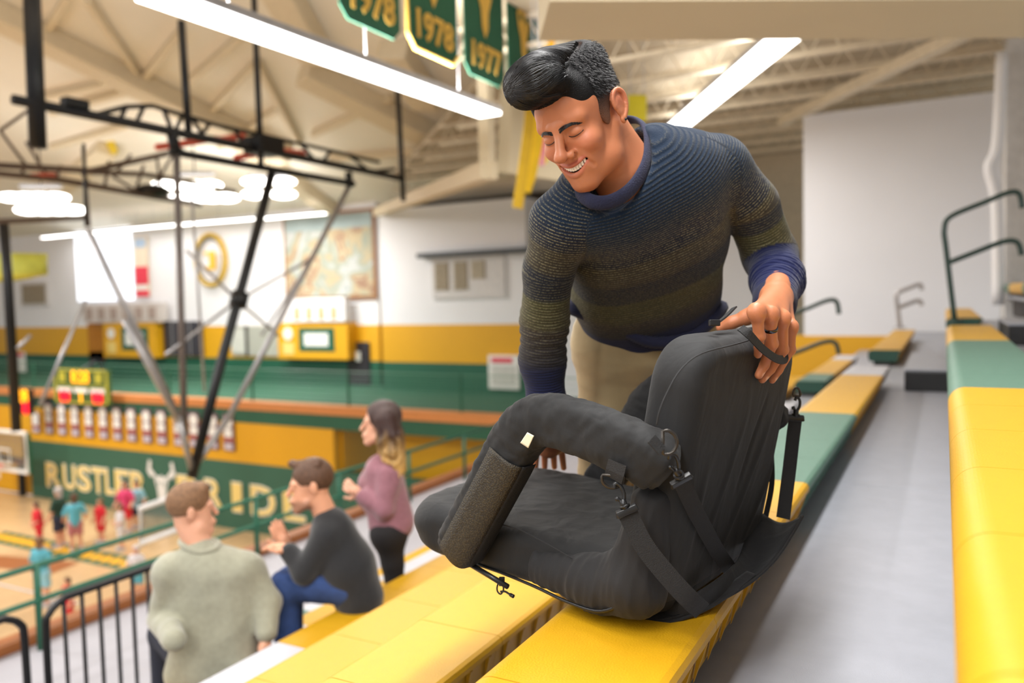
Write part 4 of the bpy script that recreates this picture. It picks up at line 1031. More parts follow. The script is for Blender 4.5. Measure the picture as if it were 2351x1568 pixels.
def sweater_mat():
    m = bpy.data.materials.new('striped_knit'); m.use_nodes = True; nt = m.node_tree; b = nt.nodes['Principled BSDF']
    def N_(t, **k):
        n = nt.nodes.new(t)
        for a, v in k.items(): setattr(n, a, v)
        return n
    at = N_('ShaderNodeAttribute', attribute_name='band'); ag = N_('ShaderNodeAttribute', attribute_name='row')
    r = N_('ShaderNodeValToRGB'); nt.links.new(at.outputs['Fac'], r.inputs['Fac'])
    stops = [(0, (19, 36, 56)), (.15, (20, 35, 53)), (.21, (26, 32, 48)), (.31, (28, 31, 42)), (.33, (58, 52, 39)), (.44, (54, 48, 38)), (.46, (26, 29, 39)), (.58, (28, 31, 39)), (.60, (70, 68, 40)), (.71, (66, 61, 40)), (.74, (52, 45, 40)), (.82, (38, 35, 38)), (.85, (26, 30, 58)), (1, (28, 34, 74))]
    e = r.color_ramp.elements
    e[0].position, e[0].color = stops[0][0], lin(stops[0][1]); e[1].position, e[1].color = 1, lin(stops[-1][1])
    for p, c in stops[1:-1]: q = e.new(p); q.color = lin(c)
    tc = N_('ShaderNodeTexCoord')
    mul = N_('ShaderNodeMath', operation='MULTIPLY'); mul.inputs[1].default_value = 2*math.pi/.0070; nt.links.new(ag.outputs['Fac'], mul.inputs[0])
    sn = N_('ShaderNodeMath', operation='SINE'); nt.links.new(mul.outputs[0], sn.inputs[0])
    ns = N_('ShaderNodeTexNoise'); ns.inputs['Scale'].default_value = 330; ns.inputs['Detail'].default_value = 2; nt.links.new(tc.outputs['Object'], ns.inputs['Vector'])
    gt = N_('ShaderNodeMapRange'); gt.inputs[1].default_value = .2; gt.inputs[2].default_value = .95; nt.links.new(sn.outputs[0], gt.inputs[0])
    g2 = N_('ShaderNodeMapRange'); g2.inputs[1].default_value = .42; g2.inputs[2].default_value = .62; nt.links.new(ns.outputs['Fac'], g2.inputs[0])
    r2 = N_('ShaderNodeValToRGB'); nt.links.new(at.outputs['Fac'], r2.inputs['Fac'])     # how much pale yarn shows in each band
    e2 = r2.color_ramp.elements; e2[0].position, e2[0].color = .0, (.10, .10, .10, 1); e2[1].position, e2[1].color = .84, (0, 0, 0, 1)
    for p, c in ((.13, .35), (.25, .8), (.40, .6), (.46, .35), (.6, .5), (.74, .4)): q = e2.new(p); q.color = (c, c, c, 1)
    m1 = N_('ShaderNodeMath', operation='MULTIPLY'); nt.links.new(gt.outputs[0], m1.inputs[0]); nt.links.new(g2.outputs[0], m1.inputs[1])
    m2 = N_('ShaderNodeMath', operation='MULTIPLY'); nt.links.new(m1.outputs[0], m2.inputs[0]); nt.links.new(r2.outputs['Color'], m2.inputs[1])
    mx = N_('ShaderNodeMix', data_type='RGBA'); nt.links.new(m2.outputs[0], mx.inputs[0]); nt.links.new(r.outputs['Color'], mx.inputs[6]); mx.inputs[7].default_value = lin((176, 168, 130))
    nt.links.new(mx.outputs[2], b.inputs['Base Color'])
    ad = N_('ShaderNodeMath', operation='ADD'); nt.links.new(sn.outputs[0], ad.inputs[0]); nt.links.new(ns.outputs['Fac'], ad.inputs[1])
    bp = N_('ShaderNodeBump'); bp.inputs['Strength'].default_value = .55; bp.inputs['Distance'].default_value = .0018
    nt.links.new(ad.outputs[0], bp.inputs['Height']); nt.links.new(bp.outputs['Normal'], b.inputs['Normal'])
    b.inputs['Roughness'].default_value = .9; b.inputs['Sheen Weight'].default_value = .12; b.inputs['Specular IOR Level'].default_value = .2
    return m
m_knit = sweater_mat()
swo = sw.build('sweater', m_knit, man, {'band': lambda V: GA['s'], 'row': lambda V: GA['g']}, folds)
m_navy = mat('navy_rib_knit', (25, 28, 56), .9, var=.1, nscale=80, bump=.5, bscale=300, sheen=.06)
col_ = smooth_pts([P(1478, 288, 1.745), P(1489, 330, 1.70), P(1480, 385, 1.66), P(1446, 436, 1.63), P(1398, 464, 1.615), P(1352, 460, 1.62), P(1326, 425, 1.65), P(1340, 360, 1.72), P(1395, 300, 1.78), P(1445, 275, 1.785)], 6, True)
cc_ = sum(col_)/len(col_); V = []; F = []; n_ = len(col_); nax = h_u*.9 + h_n*.1
for i, p in enumerate(col_):
    tg = col_[(i+1) % n_] - col_[i-1]; tg /= np.linalg.norm(tg); ro = p - cc_; ro -= tg*ro.dot(tg); ro /= np.linalg.norm(ro); ax_ = np.cross(tg, ro)
    ax_ = ax_ if ax_.dot(nax) > 0 else -ax_; e1 = ax_*.9 - ro*.45; e1 /= np.linalg.norm(e1); e2_ = np.cross(tg, e1)
    for k in range(12): a = 2*math.pi*k/12; V.append(p + e1*.0155*math.cos(a) + e2_*.0062*math.sin(a))
for i in range(n_):
    for k in range(12): F.append((i*12 + k, i*12 + (k+1) % 12, ((i+1) % n_)*12 + (k+1) % 12, ((i+1) % n_)*12 + k))
mk('collar', V, F, m_navy, swo, True)
MB().tube([wL - cuffd*.035, wL - cuffd*.02, wL + cuffd*.016, wL + cuffd*.022], [.0475, .049, .046, .040], 28, caps=False).build('cuff', m_navy, swo, True)
hem = smooth_pts([P(1312, 706, 2.00), P(1345, 722, 1.985), P(1420, 752, 1.975), P(1500, 786, 1.98), P(1590, 770, 2.0), P(1655, 712, 2.03), P(1640, 700, 2.14), P(1560, 690, 2.22), P(1430, 680, 2.2), P(1335, 690, 2.1)], 5, True)
MB().tube(hem, .016, 8, closed=True).build('hem', m_navy, swo, True)
# ---- trousers and shoes
hipR = P(1408, 800, 2.13); hipL = P(1560, 800, 2.14)
ft = zs(-1) - .16
knR = np.array([hipR[0] - .05, hipR[1] + .02, ft + .5]); knL = np.array([min(hipL[0] - .1, -.77), hipL[1] + .06, ft + .5])
anR = np.array([knR[0] - .01, knR[1] + .05, ft + .10]); anL = np.array([-.80, knL[1] + .08, ft + .10])
allp = np.array([hipR, hipL, knR, knL, anR, anL, P(1400, 700, 2.1), P(1600, 700, 2.1)])
tr = SDF(allp.min(0) - .15, allp.max(0) + .15, .006)
tr.cone(P(1420, 760, 2.12), P(1560, 760, 2.13), .112, .112, .03)
tr.cone(hipR, hipL, .105, .105, .05)
for h, k_, a in ((hipR, knR, anR), (hipL, knL, anL)):
    tr.cone(h, k_, .092, .070, .04); tr.cone(k_, a, .070, .058, .03)
tr.box((anR + anL)/2 - [0, 0, .14], (.5, .5, .1), None, .005, .004, True)
m_kh = mat('khaki_twill', (164, 144, 106), .85, var=.05, nscale=18, bump=.3, bscale=38, sheen=.2)
tro = tr.build('trousers', m_kh, man, post=lambda V, F: V + vnormals(V, F)*wrinkle(V, 14, .010, np.array([[.6, 0, 0], [0, .6, 0], [0, 0, 2.2]]))[:, None])
for a in (anR, anL):
    sh = SDF(a - [.2, .2, .12], a + [.2, .2, .12], .006); fd = np.array([.25, -1, 0]); fd /= np.linalg.norm(fd)
    sh.cone(a + [0, 0, -.02], a + fd*.04 + [0, 0, -.06], .045, .045, .02); sh.cone(a + [0, 0, -.062], a + fd*.15 + [0, 0, -.07], .038, .032, .03)
    sh.box(a - [0, 0, .145], (.3, .3, .046), None, .005, .002, True)
    sh.build('shoe', m_fab2, man)
# ------------------------------------------------------------------ spectators on the lower rows
def sdf_for(pts, pad, res):
    a = np.array(pts); return SDF(a.min(0) - pad, a.max(0) + pad, res)
def face_mesh(s, c, n, l, u, sc=1.0):
    """head in a frame: n forward, l left, u up; c between the ears"""
    A = np.array([n, l, u])
    def w(x, y, z): return c + sc*(x*n + y*l + z*u)
    s.ell(w(-.006, 0, .032), (.097*sc, .0745*sc, .086*sc), A); s.ell(w(.048, 0, -.04), (.046*sc, .056*sc, .066*sc), A, .03)
    s.ell(w(.086, 0, -.112), (.018*sc, .022*sc, .016*sc), A, .02); s.ell(w(.035, 0, -.08), (.05*sc, .044*sc, .03*sc), A, .03)
    for g in (-1, 1):
        s.cone(w(.028, g*.05, -.085), w(.08, g*.014, -.114), .016*sc, .016*sc, .025)
        s.ell(w(.108, g*.031, -.004), (.016*sc, .018*sc, .011*sc), A, .012, True); s.ell(w(.082, g*.0315, -.004), (.0135*sc, .016*sc, .0115*sc), A, .004)
        s.ell(w(-.018, g*.08, -.008), (.019*sc, .008*sc, .031*sc), A, .006)
        s.cone(w(.092, g*.012, .016), w(.076, g*.047, .017), .011*sc, .01*sc, .015)
    s.cone(w(.096, 0, .006), w(.120, 0, -.036), .0085*sc, .0125*sc, .012)
    s.ell(w(.09, 0, -.072), (.022*sc, .034*sc, .022*sc), A, .02)
    s.cone(w(.112, -.018, -.070), w(.112, .018, -.070), .004*sc, .004*sc, .004); s.cone(w(.110, -.016, -.080), w(.110, .016, -.080), .005*sc, .005*sc, .004)
    return w
def frame_from(n, up=(0, 0, 1)):
    n = np.array(n, float); n /= np.linalg.norm(n); up = np.array(up, float); l = np.cross(up, n); l /= np.linalg.norm(l); return n, l, np.cross(n, l)
def hand_at(s, wr, d, nrm, curl=.5, sc=1.0, thumb=1):
    """open, slightly curled hand: palm and five fingers"""
    d = np.array(d, float)/np.linalg.norm(d); nrm = np.array(nrm, float); nrm = nrm - d*nrm.dot(d); nrm /= np.linalg.norm(nrm); l = np.cross(nrm, d)
    pc = wr + d*.05*sc; s.cone(wr, pc, .026*sc, .03*sc, .012); s.ell(pc, (.045*sc, .038*sc, .017*sc), np.array([d, l, nrm]), .01)
    for o_, L_ in ((-.03, .065), (-.010, .078), (.011, .074), (.031, .058)):
        k0 = pc + d*.035*sc + l*o_*sc; k1 = k0 + (d*(1 - curl*.4) - nrm*curl)*L_*.55*sc; k2 = k1 + (d*(1 - curl) - nrm*curl*1.3)*L_*.5*sc
        s.chain([k0, k1, k2], [.0105*sc, .0095*sc, .008*sc], .004)
    t0 = pc - d*.02*sc + l*thumb*.03*sc; s.chain([t0, t0 + (d*.5 + l*thumb*.8)*.035*sc, t0 + (d*.9 + l*thumb*.7)*.06*sc], [.014*sc, .011*sc, .009*sc], .008)
m_skinP = skin_mat('fair_skin', (226, 168, 138))
m_brnhair = mat('brown_hair', (92, 62, 42), .55, var=.35, nscale=70, bump=.8, bscale=220)
m_fairhair = mat('light_brown_hair', (132, 96, 66), .6, var=.3, nscale=70, bump=.8, bscale=260)
# --- man in the grey sweatshirt, seen from behind
d0 = 3.85
gm = thing('person', [xl(-4) + .15, P(480, 1540, d0)[1], zs(-4)], 'seated man in a grey sweatshirt seen from behind beside the black railing', 'person')
hn, hl_, hu = frame_from(cX*.72 - cZ*.55 + cY*.02, cY)
hc = P(437, 1168, d0)
g = sdf_for([hc], .24, .006); w_ = face_mesh(g, hc, hn, hl_, hu, 1.02)
g.cone(hc - hu*.06 - hn*.02, P(462, 1262, d0), .055, .062, .03)
hp = P(612, 1462, d0 - .05)
for a_ in (0,):
    bodyg = g.build('body', m_skinP, gm)
gh = sdf_for([hp], .18, .005); hand_at(gh, hp, P(600, 1520, d0 - .1) - hp, cX, .5); hb = gh.build('hand', m_skinP, gm)
hg = sdf_for([hc], .2, .006); A_ = np.array([hn, hl_, hu])
def ww(x, y, z): return hc + x*hn + y*hl_ + z*hu
hg.ell(ww(-.010, 0, .040), (.103, .081, .094), A_); hg.ell(ww(.14, 0, -.01), (.075, .15, .085), A_, .006, True); hg.ell(ww(0.01, .085, -.05), (.06, .04, .055), A_, .004, True); hg.ell(ww(.01, -.085, -.05), (.06, .04, .055), A_, .004, True)
hg.box(ww(-.03, 0, -.15), (.2, .2, .085), A_, .01, .01, True); hg.cone(ww(.06, .03, .10), ww(.06, -.03, .10), .022, .022, .03)
hg.build('hair', m_fairhair, gm)
sl_, sr_ = P(392, 1312, d0 - .05), P(566, 1308, d0 + .02)
el_l, el_r = P(372, 1420, d0 + .02), P(612, 1385, d0 + .03)
ps = [sl_, sr_, el_l, el_r, P(420, 1540, d0), P(560, 1540, d0)]
g = sdf_for(ps, .22, .008)
g.cone(sl_, sr_, .082, .082, .05); g.cone(P(430, 1320, d0), P(445, 1500, d0), .105, .112, .06); g.cone(P(535, 1320, d0), P(540, 1500, d0), .105, .112, .06)
g.cone(P(485, 1300, d0), P(490, 1520, d0), .11, .125, .07); g.cone(P(455, 1268, d0 - .01), P(480, 1310, d0), .075, .11, .05)
g.chain([sl_, el_l, P(400, 1470, d0 - .25)], [.078, .062, .055], .03); g.chain([sr_, el_r, P(612, 1452, d0 - .05)], [.08, .068, .055], .03)
g.cone(P(430, 1545, d0), P(555, 1535, d0), .105, .105, .04)
m_swt = mat('grey_sweatshirt', (156, 154, 134), .95, var=.08, nscale=40, bump=.3, bscale=20, sheen=.4)
g.build('sweatshirt', m_swt, gm, post=lambda V, F: V + vnormals(V, F)*wrinkle(V, 9, .022)[:, None])
MB().tube(smooth_pts([P(420, 1252, d0 - .06), P(452, 1268, d0 - .085), P(492, 1262, d0 - .06), P(500, 1245, d0 + .02), P(455, 1235, d0 + .07), P(418, 1240, d0 + .02)], 5, True), .014, 8, closed=True).build('neck_band', m_swt, gm, True)
g = sdf_for([P(430, 1560, d0), P(560, 1560, d0), P(360, 1450, d0 + .1), P(400, 1700, d0)], .2, .010)
hz = zs(-4) + .106
h1, h2 = P(455, 1568, d0), P(540, 1568, d0); h1[2] = h2[2] = hz
k1 = h1 + np.array([-.40, .12, .06]); k2 = h2 + np.array([-.42, .10, .05])
g.cone(h1, h2, .105, .105, .04); g.cone(h1, k1, .09, .07, .03); g.cone(h2, k2, .09, .07, .03)
for k_ in (k1, k2):
    an = np.array([k_[0] - .02, k_[1], zs(-5) - .16 + .1]); g.cone(k_, an, .068, .052, .03)
m_navyp = mat('dark_navy_trousers', (40, 42, 54), .85, var=.08, bump=.3, bscale=20)
g.build('trousers', m_navyp, gm)
# --- man in the black sweater, in profile
d1 = 4.05
bmn = thing('person', [xl(-3) + .15, P(780, 1380, d1)[1], zs(-3)], 'seated bearded man in a black sweater and blue jeans leaning forward', 'person')
hn, hl_, hu = frame_from(-cX*.95 - cY*.12 + cZ*.12, cY*.98 - cX*.15)
hc = P(716, 1112, d1)
g = sdf_for([hc], .24, .006); w_ = face_mesh(g, hc, hn, hl_, hu, 1.03); g.cone(hc - hu*.06 - hn*.02, P(758, 1205, d1 + .02), .055, .062, .03)
def beard(V):
    q = (V - hc) @ np.array([hn, hl_, hu]).T; return np.clip((-.062 - q[:, 2])/.015, 0, 1)*np.clip((q[:, 0] - .0)/.02, 0, 1)*np.clip((q[:, 2] + .16)/.02, 0, 1)*.6
m_skinB = skin_mat('stubbled_skin', (222, 160, 126), (108, 74, 56))
g.build('body', m_skinB, bmn, {'lip': beard})
for k_ in (0, 1):
    g = sdf_for([P(655, 1262, d1 - .05), P(610, 1230, d1)], .16, .005)
    if k_: hand_at(g, P(668, 1268, d1 - .04), P(612, 1244, d1 - .02) - P(668, 1268, d1 - .04), cY, .45)
    else: hand_at(g, P(662, 1258, d1 + .1), P(630, 1205, d1 + .08) - P(662, 1258, d1 + .1), cZ, .2)
    g.build('hand', m_skinB, bmn)
A_ = np.array([hn, hl_, hu]); hg = sdf_for([hc], .2, .006)
hg.ell(ww(-.012, 0, .042), (.104, .084, .096), A_)
def ww(x, y, z): return hc + x*hn + y*hl_ + z*hu
hg = sdf_for([hc], .2, .006)
hg.ell(ww(-.012, 0, .042), (.104, .084, .096), A_); hg.ell(ww(.14, 0, -.015), (.075, .15, .085), A_, .006, True)
for sg in (-1, 1): hg.ell(ww(.025, sg*.085, -.045), (.06, .04, .055), A_, .004, True)
hg.box(ww(-.03, 0, -.15), (.2, .2, .08), A_, .01, .01, True)
for k in range(26): hg.ell(ww(.09 - .15*random.random(), random.uniform(-.055, .055), .098 + random.uniform(-.012, .022)), (.018, .018, .016), A_, .012)
hg.build('hair', m_brnhair, bmn)
ps = [P(745, 1170, d1), P(880, 1390, d1), P(660, 1310, d1)]
g = sdf_for(ps, .26, .008)
g.cone(P(765, 1225, d1), P(800, 1300, d1), .115, .125, .05); g.cone(P(800, 1300, d1), P(826, 1372, d1), .13, .12, .05)
g.cone(P(770, 1225, d1 + .16), P(815, 1368, d1 + .14), .11, .115, .06); g.cone(P(757, 1198, d1), P(765, 1225, d1 + .1), .075, .1, .04)
g.chain([P(750, 1235, d1 - .07), P(700, 1312, d1 - .08), P(664, 1268, d1 - .04)], [.082, .062, .047], .03)
g.chain([P(752, 1235, d1 + .25), P(700, 1310, d1 + .2), P(660, 1262, d1 + .1)], [.075, .06, .045], .03)
m_blk = mat('black_sweater', (34, 34, 36), .95, var=.1, nscale=40, sheen=.3, bump=.3, bscale=25)
g.build('sweater', m_blk, bmn, post=lambda V, F: V + vnormals(V, F)*wrinkle(V, 9, .016)[:, None])
hz = zs(-3) + .116
h1, h2 = P(805, 1400, d1), P(805, 1400, d1 + .26); h1[2] = h2[2] = hz
k1, k2 = P(655, 1345, d1 - .02), P(665, 1335, d1 + .25)
g = sdf_for([h1, h2, k1, k2, np.array([k1[0], k1[1], zs(-4) - .1])], .2, .009)
g.cone(h1, h2, .115, .115, .04); g.cone(h1, k1, .10, .078, .03); g.cone(h2, k2, .10, .078, .03)
for k_ in (k1, k2): g.cone(k_, np.array([k_[0] + .02, k_[1] - .02, zs(-4) - .16 + .1]), .074, .055, .03)
m_jean = mat('blue_denim', (48, 72, 124), .85, var=.15, nscale=30, bump=.3, bscale=30)
g.build('jeans', m_jean, bmn, post=lambda V, F: V + vnormals(V, F)*wrinkle(V, 13, .012)[:, None])
for k_ in (k1, k2):
    a = np.array([k_[0] + .02, k_[1] - .02, zs(-4) - .16 + .09]); sh = SDF(a - [.2, .2, .12], a + [.2, .2, .12], .008); fd = np.array([-.9, .3, 0])
    sh.cone(a - [0, 0, .03], a + fd*.16 - [0, 0, .05], .045, .034, .03); sh.box(a - [0, 0, .135], (.3, .3, .045), None, .005, .002, True); sh.build('shoe', m_fab2, bmn)
# --- standing woman with long hair, dark at the roots and blond at the ends
d2 = 4.75
wz = zs(-4) - .16
wm = thing('person', [P(890, 1250, d2)[0], P(890, 1250, d2)[1], wz], 'standing woman in a mauve sweater with long dark hair turning blond', 'person')
hn, hl_, hu = frame_from(-cX*.95 + cZ*.05 - cY*.02, cY)
hc = P(876, 970, d2)
def ww(x, y, z): return hc + x*hn + y*hl_ + z*hu
A_ = np.array([hn, hl_, hu])
g = sdf_for([hc], .24, .006); face_mesh(g, hc, hn, hl_, hu, 1.0); g.cone(ww(-.02, 0, -.06), P(890, 1075, d2), .048, .055, .03)
g.build('body', m_skinP, wm)
hg = sdf_for([hc, P(920, 1090, d2)], .22, .007)
hg.ell(ww(-.014, 0, .040), (.110, .090, .098), A_); hg.ell(ww(.13, 0, -.01), (.075, .15, .10), A_, .008, True)
for o_ in (-.07, .0, .07):
    hg.chain([ww(-.04, o_, .03), ww(-.065, o_*1.2, -.10), P(905, 1035, d2) + hl_*o_*1.3, P(918, 1085, d2) + hl_*o_*1.4], [.06, .052, .045, .016], .03)
hg.chain([ww(-.0, .075, .02), ww(-.01, .085, -.10), P(885, 1040, d2 - .1), P(893, 1080, d2 - .1)], [.03, .03, .026, .01], .02)
def ombre():
    m = mat('ombre_hair', (60, 36, 30), .5, var=.3, nscale=60, bump=.8, bscale=180); nt = m.node_tree; b = nt.nodes['Principled BSDF']
    src = b.inputs['Base Color'].links[0].from_socket; a = nt.nodes.new('ShaderNodeAttribute'); a.attribute_name = 'tip'
    mx = nt.nodes.new('ShaderNodeMix'); mx.data_type = 'RGBA'; nt.links.new(a.outputs['Fac'], mx.inputs[0]); nt.links.new(src, mx.inputs[6]); mx.inputs[7].default_value = lin((226, 180, 106)); nt.links.new(mx.outputs[2], b.inputs['Base Color']); return m
ztop = hc[2] + .02; zbot = P(915, 1075, d2)[2]
def hwav(V, F):
    N = vnormals(V, F); q = (V - hc) @ A_.T; f = np.clip((.0 - q[:, 2])/.1, 0, 1)
    return V + N*(.010*f*np.sin(q[:, 1]*170 + 2*np.sin(q[:, 2]*30)) + .006*f*np.sin(q[:, 0]*210))[:, None]
hg.build('hair', ombre(), wm, {'tip': lambda V: np.clip((ztop - V[:, 2])/(ztop - zbot)*1.25 - .25 + .12*np.sin(V[:, 0]*90), 0, 1)}, hwav)
g = sdf_for([P(870, 1060, d2), P(900, 1215, d2), P(815, 1140, d2)], .24, .009)
g.cone(P(880, 1085, d2), P(898, 1200, d2), .115, .135, .06); g.cone(P(885, 1085, d2 + .16), P(895, 1200, d2 + .15), .11, .13, .06); g.cone(P(890, 1068, d2), P(885, 1085, d2 + .1), .06, .1, .04)
g.cone(P(852, 1110, d2 + .05), P(862, 1150, d2 + .05), .08, .08, .05)
g.chain([P(893, 1092, d2 - .08), P(882, 1170, d2 - .13), P(832, 1138, d2 - .1)], [.075, .056, .042], .025); g.chain([P(885, 1092, d2 + .25), P(860, 1165, d2 + .25), P(822, 1132, d2 + .15)], [.07, .055, .042], .025)
m_mauve = mat('mauve_knit', (150, 102, 112), .95, var=.12, nscale=50, bump=.4, bscale=60, sheen=.3)
g.build('sweater', m_mauve, wm, post=lambda V, F: V + vnormals(V, F)*wrinkle(V, 10, .016)[:, None])
g = sdf_for([P(815, 1130, d2)], .14, .005); hand_at(g, P(830, 1136, d2 - .1), -cX + cY*.6, cZ, .5, .9); g.build('hand', m_skinP, wm)
h1, h2 = P(893, 1225, d2 - .04), P(893, 1225, d2 + .16)
g = sdf_for([h1, h2, np.array([h1[0], h1[1], wz])], .18, .010)
g.cone(h1, h2, .115, .11, .04)
for h_ in (h1, h2): g.cone(h_, np.array([h_[0] + .02, h_[1], wz + .47]), .095, .068, .03); g.cone(np.array([h_[0] + .02, h_[1], wz + .47]), np.array([h_[0] + .05, h_[1], wz + .09]), .066, .046, .02)
m_blkp = mat('black_trousers', (30, 27, 28), .85)
g.build('trousers', m_blkp, wm)
for h_ in (h1, h2):
    a = np.array([h_[0] + .05, h_[1], wz + .085]); sh = SDF(a - [.2, .2, .12], a + [.2, .2, .12], .008)
    sh.cone(a - [0, 0, .03], a + hn*.14*[1, 1, 0] - [0, 0, .05], .042, .032, .03); sh.box(a - [0, 0, .13], (.3, .3, .045), None, .005, .002, True); sh.build('shoe', m_wht, wm)
# ------------------------------------------------------------------ children on the court
def player(fu, fv, h, top, bot, hairc, lab, lean=(0, 0), arm=0, face=(0, 1, 0), topv=None):
    f = PZ(fu, fv, 0); t = thing('person', f, lab, 'person', 'children playing on the court')
    n, l, u = frame_from(face)
    def q(x, y, z): return f + h*(l*x + n*y) + np.array([lean[0]*z, lean[1]*z, 0])*h + np.array([0, 0, z*h])
    R = .016
    s = SDF(f - [.7, .7, .05], f + [.7, .7, h + .1], R)
    s.ell(q(0, 0, .93), (.055*h, .06*h, .07*h)); s.cone(q(0, 0, .80), q(0, 0, .88), .035*h, .035*h, .02); s.ell(q(0, .06, .915), (.012*h,)*3, None, .01)
    for g_ in (-1, 1):
        s.chain([q(g_*.055, 0, .48), q(g_*.06, .01, .27), q(g_*.065, -.01, .04)], [.05*h, .04*h, .03*h], .02); s.cone(q(g_*.065, -.01, .025), q(g_*.07, .09, .02), .028*h, .024*h, .02)
        hand = q(g_*.17, .10 + .1*arm, .47 + .3*arm)
        s.chain([q(g_*.11, 0, .78), q(g_*.16, .01, .62), hand], [.03*h, .027*h, .022*h], .01); s.ell(hand, (.03*h, .03*h, .035*h), None, .01)
    s.build('body', m_skinP, t)
    s = SDF(f + [-.7, -.7, .3*h], f + [.7, .7, h], R)
    s.cone(q(-.06, 0, .76), q(.06, 0, .76), .065*h, .065*h, .04); s.cone(q(0, 0, .74), q(0, 0, .50), .095*h, .10*h, .05)
    for g_ in (-1, 1): s.cone(q(g_*.10, 0, .78), q(g_*.155, .01, .66), .045*h, .042*h, .02)
    s.build('shirt', top, t)
    s = SDF(f + [-.6, -.6, .2*h], f + [.6, .6, .6*h], R); s.cone(q(-.04, 0, .48), q(.04, 0, .48), .085*h, .085*h, .04)
    for g_ in (-1, 1): s.cone(q(g_*.055, 0, .46), q(g_*.06, .01, .32), .062*h, .062*h, .03)
    s.build('shorts', bot, t)
    s = SDF(f + [-.5, -.5, .75*h], f + [.5, .5, h + .1], R); s.ell(q(0, -.008, .945), (.064*h, .066*h, .068*h)); s.ell(q(0, .075, .915), (.07*h, .045*h, .06*h), None, .01, True); s.ell(q(0, -.03, .87), (.045*h, .03*h, .06*h), None, .03)
    s.build('hair', hairc, t)
    for g_ in (-1, 1):
        b = MB(); c = q(g_*.068, .03, .025); b.obox(c, l, n, u, (.038*h, .085*h, .03*h), .012); b.build('shoe', m_wht, t)
def cl(n, c): return mat(n, c, .8)
red, pink, teal, sky, dkg, wsh, nav = cl('red_jersey', (214, 36, 48)), cl('pink_jersey', (224, 70, 120)), cl('teal_jersey', (96, 180, 200)), cl('sky_jersey', (150, 206, 226)), cl('dark_green_jersey', (34, 66, 52)), cl('white_jersey', (226, 222, 226)), cl('navy_shorts', (44, 52, 74))
grh = mat('grey_hair', (190, 182, 178), .7); 
player(98, 1262, 1.25, red, red, m_brnhair, 'child in red bending forward beside the dark green shirt', (-.18, 0), .3, (-.6, -1, 0))
player(140, 1256, 1.6, dkg, nav, grh, 'grey haired coach in a dark green shirt on the court', (0, 0), 0, (-1, -.4, 0))
player(176, 1264, 1.5, teal, mat('rose_shorts', (190, 120, 124), .8), m_brnhair, 'tall player in a teal shirt at mid court', (0, 0), .2, (-.8, .5, 0))
player(234, 1246, 1.2, red, red, m_fairhair, 'small child in a red jersey standing alone', (0, 0), 0, (0, -1, 0))
player(292, 1222, 1.45, pink, red, m_brnhair, 'child in a pink and red jersey below the lettering', (0, 0), .2, (.4, -1, 0))
player(280, 1262, 1.2, wsh, wsh, m_fairhair, 'child in white in front of the pink jersey', (0, 0), .4, (-.5, -1, 0))
player(318, 1212, 1.35, sky, nav, m_brnhair, 'child in a light blue shirt beside the white backboard frame', (0, 0), 0, (.6, -1, 0))
player(100, 1392, 1.5, teal, sky, m_fairhair, 'player in teal and light blue near the green railing post', (0, 0), .5, (-.3, 1, 0))
player(160, 1440, 1.0, red, red, m_brnhair, 'child in red seen through the black railing bars', (0, 0), 0, (0, -1, 0))
player(318, 1372, 1.15, wsh, teal, mat('white_cap_hair', (222, 220, 224), .7), 'child in a white top and teal shorts at the end of the black railing', (0, 0), .3, (.5, -1, 0))
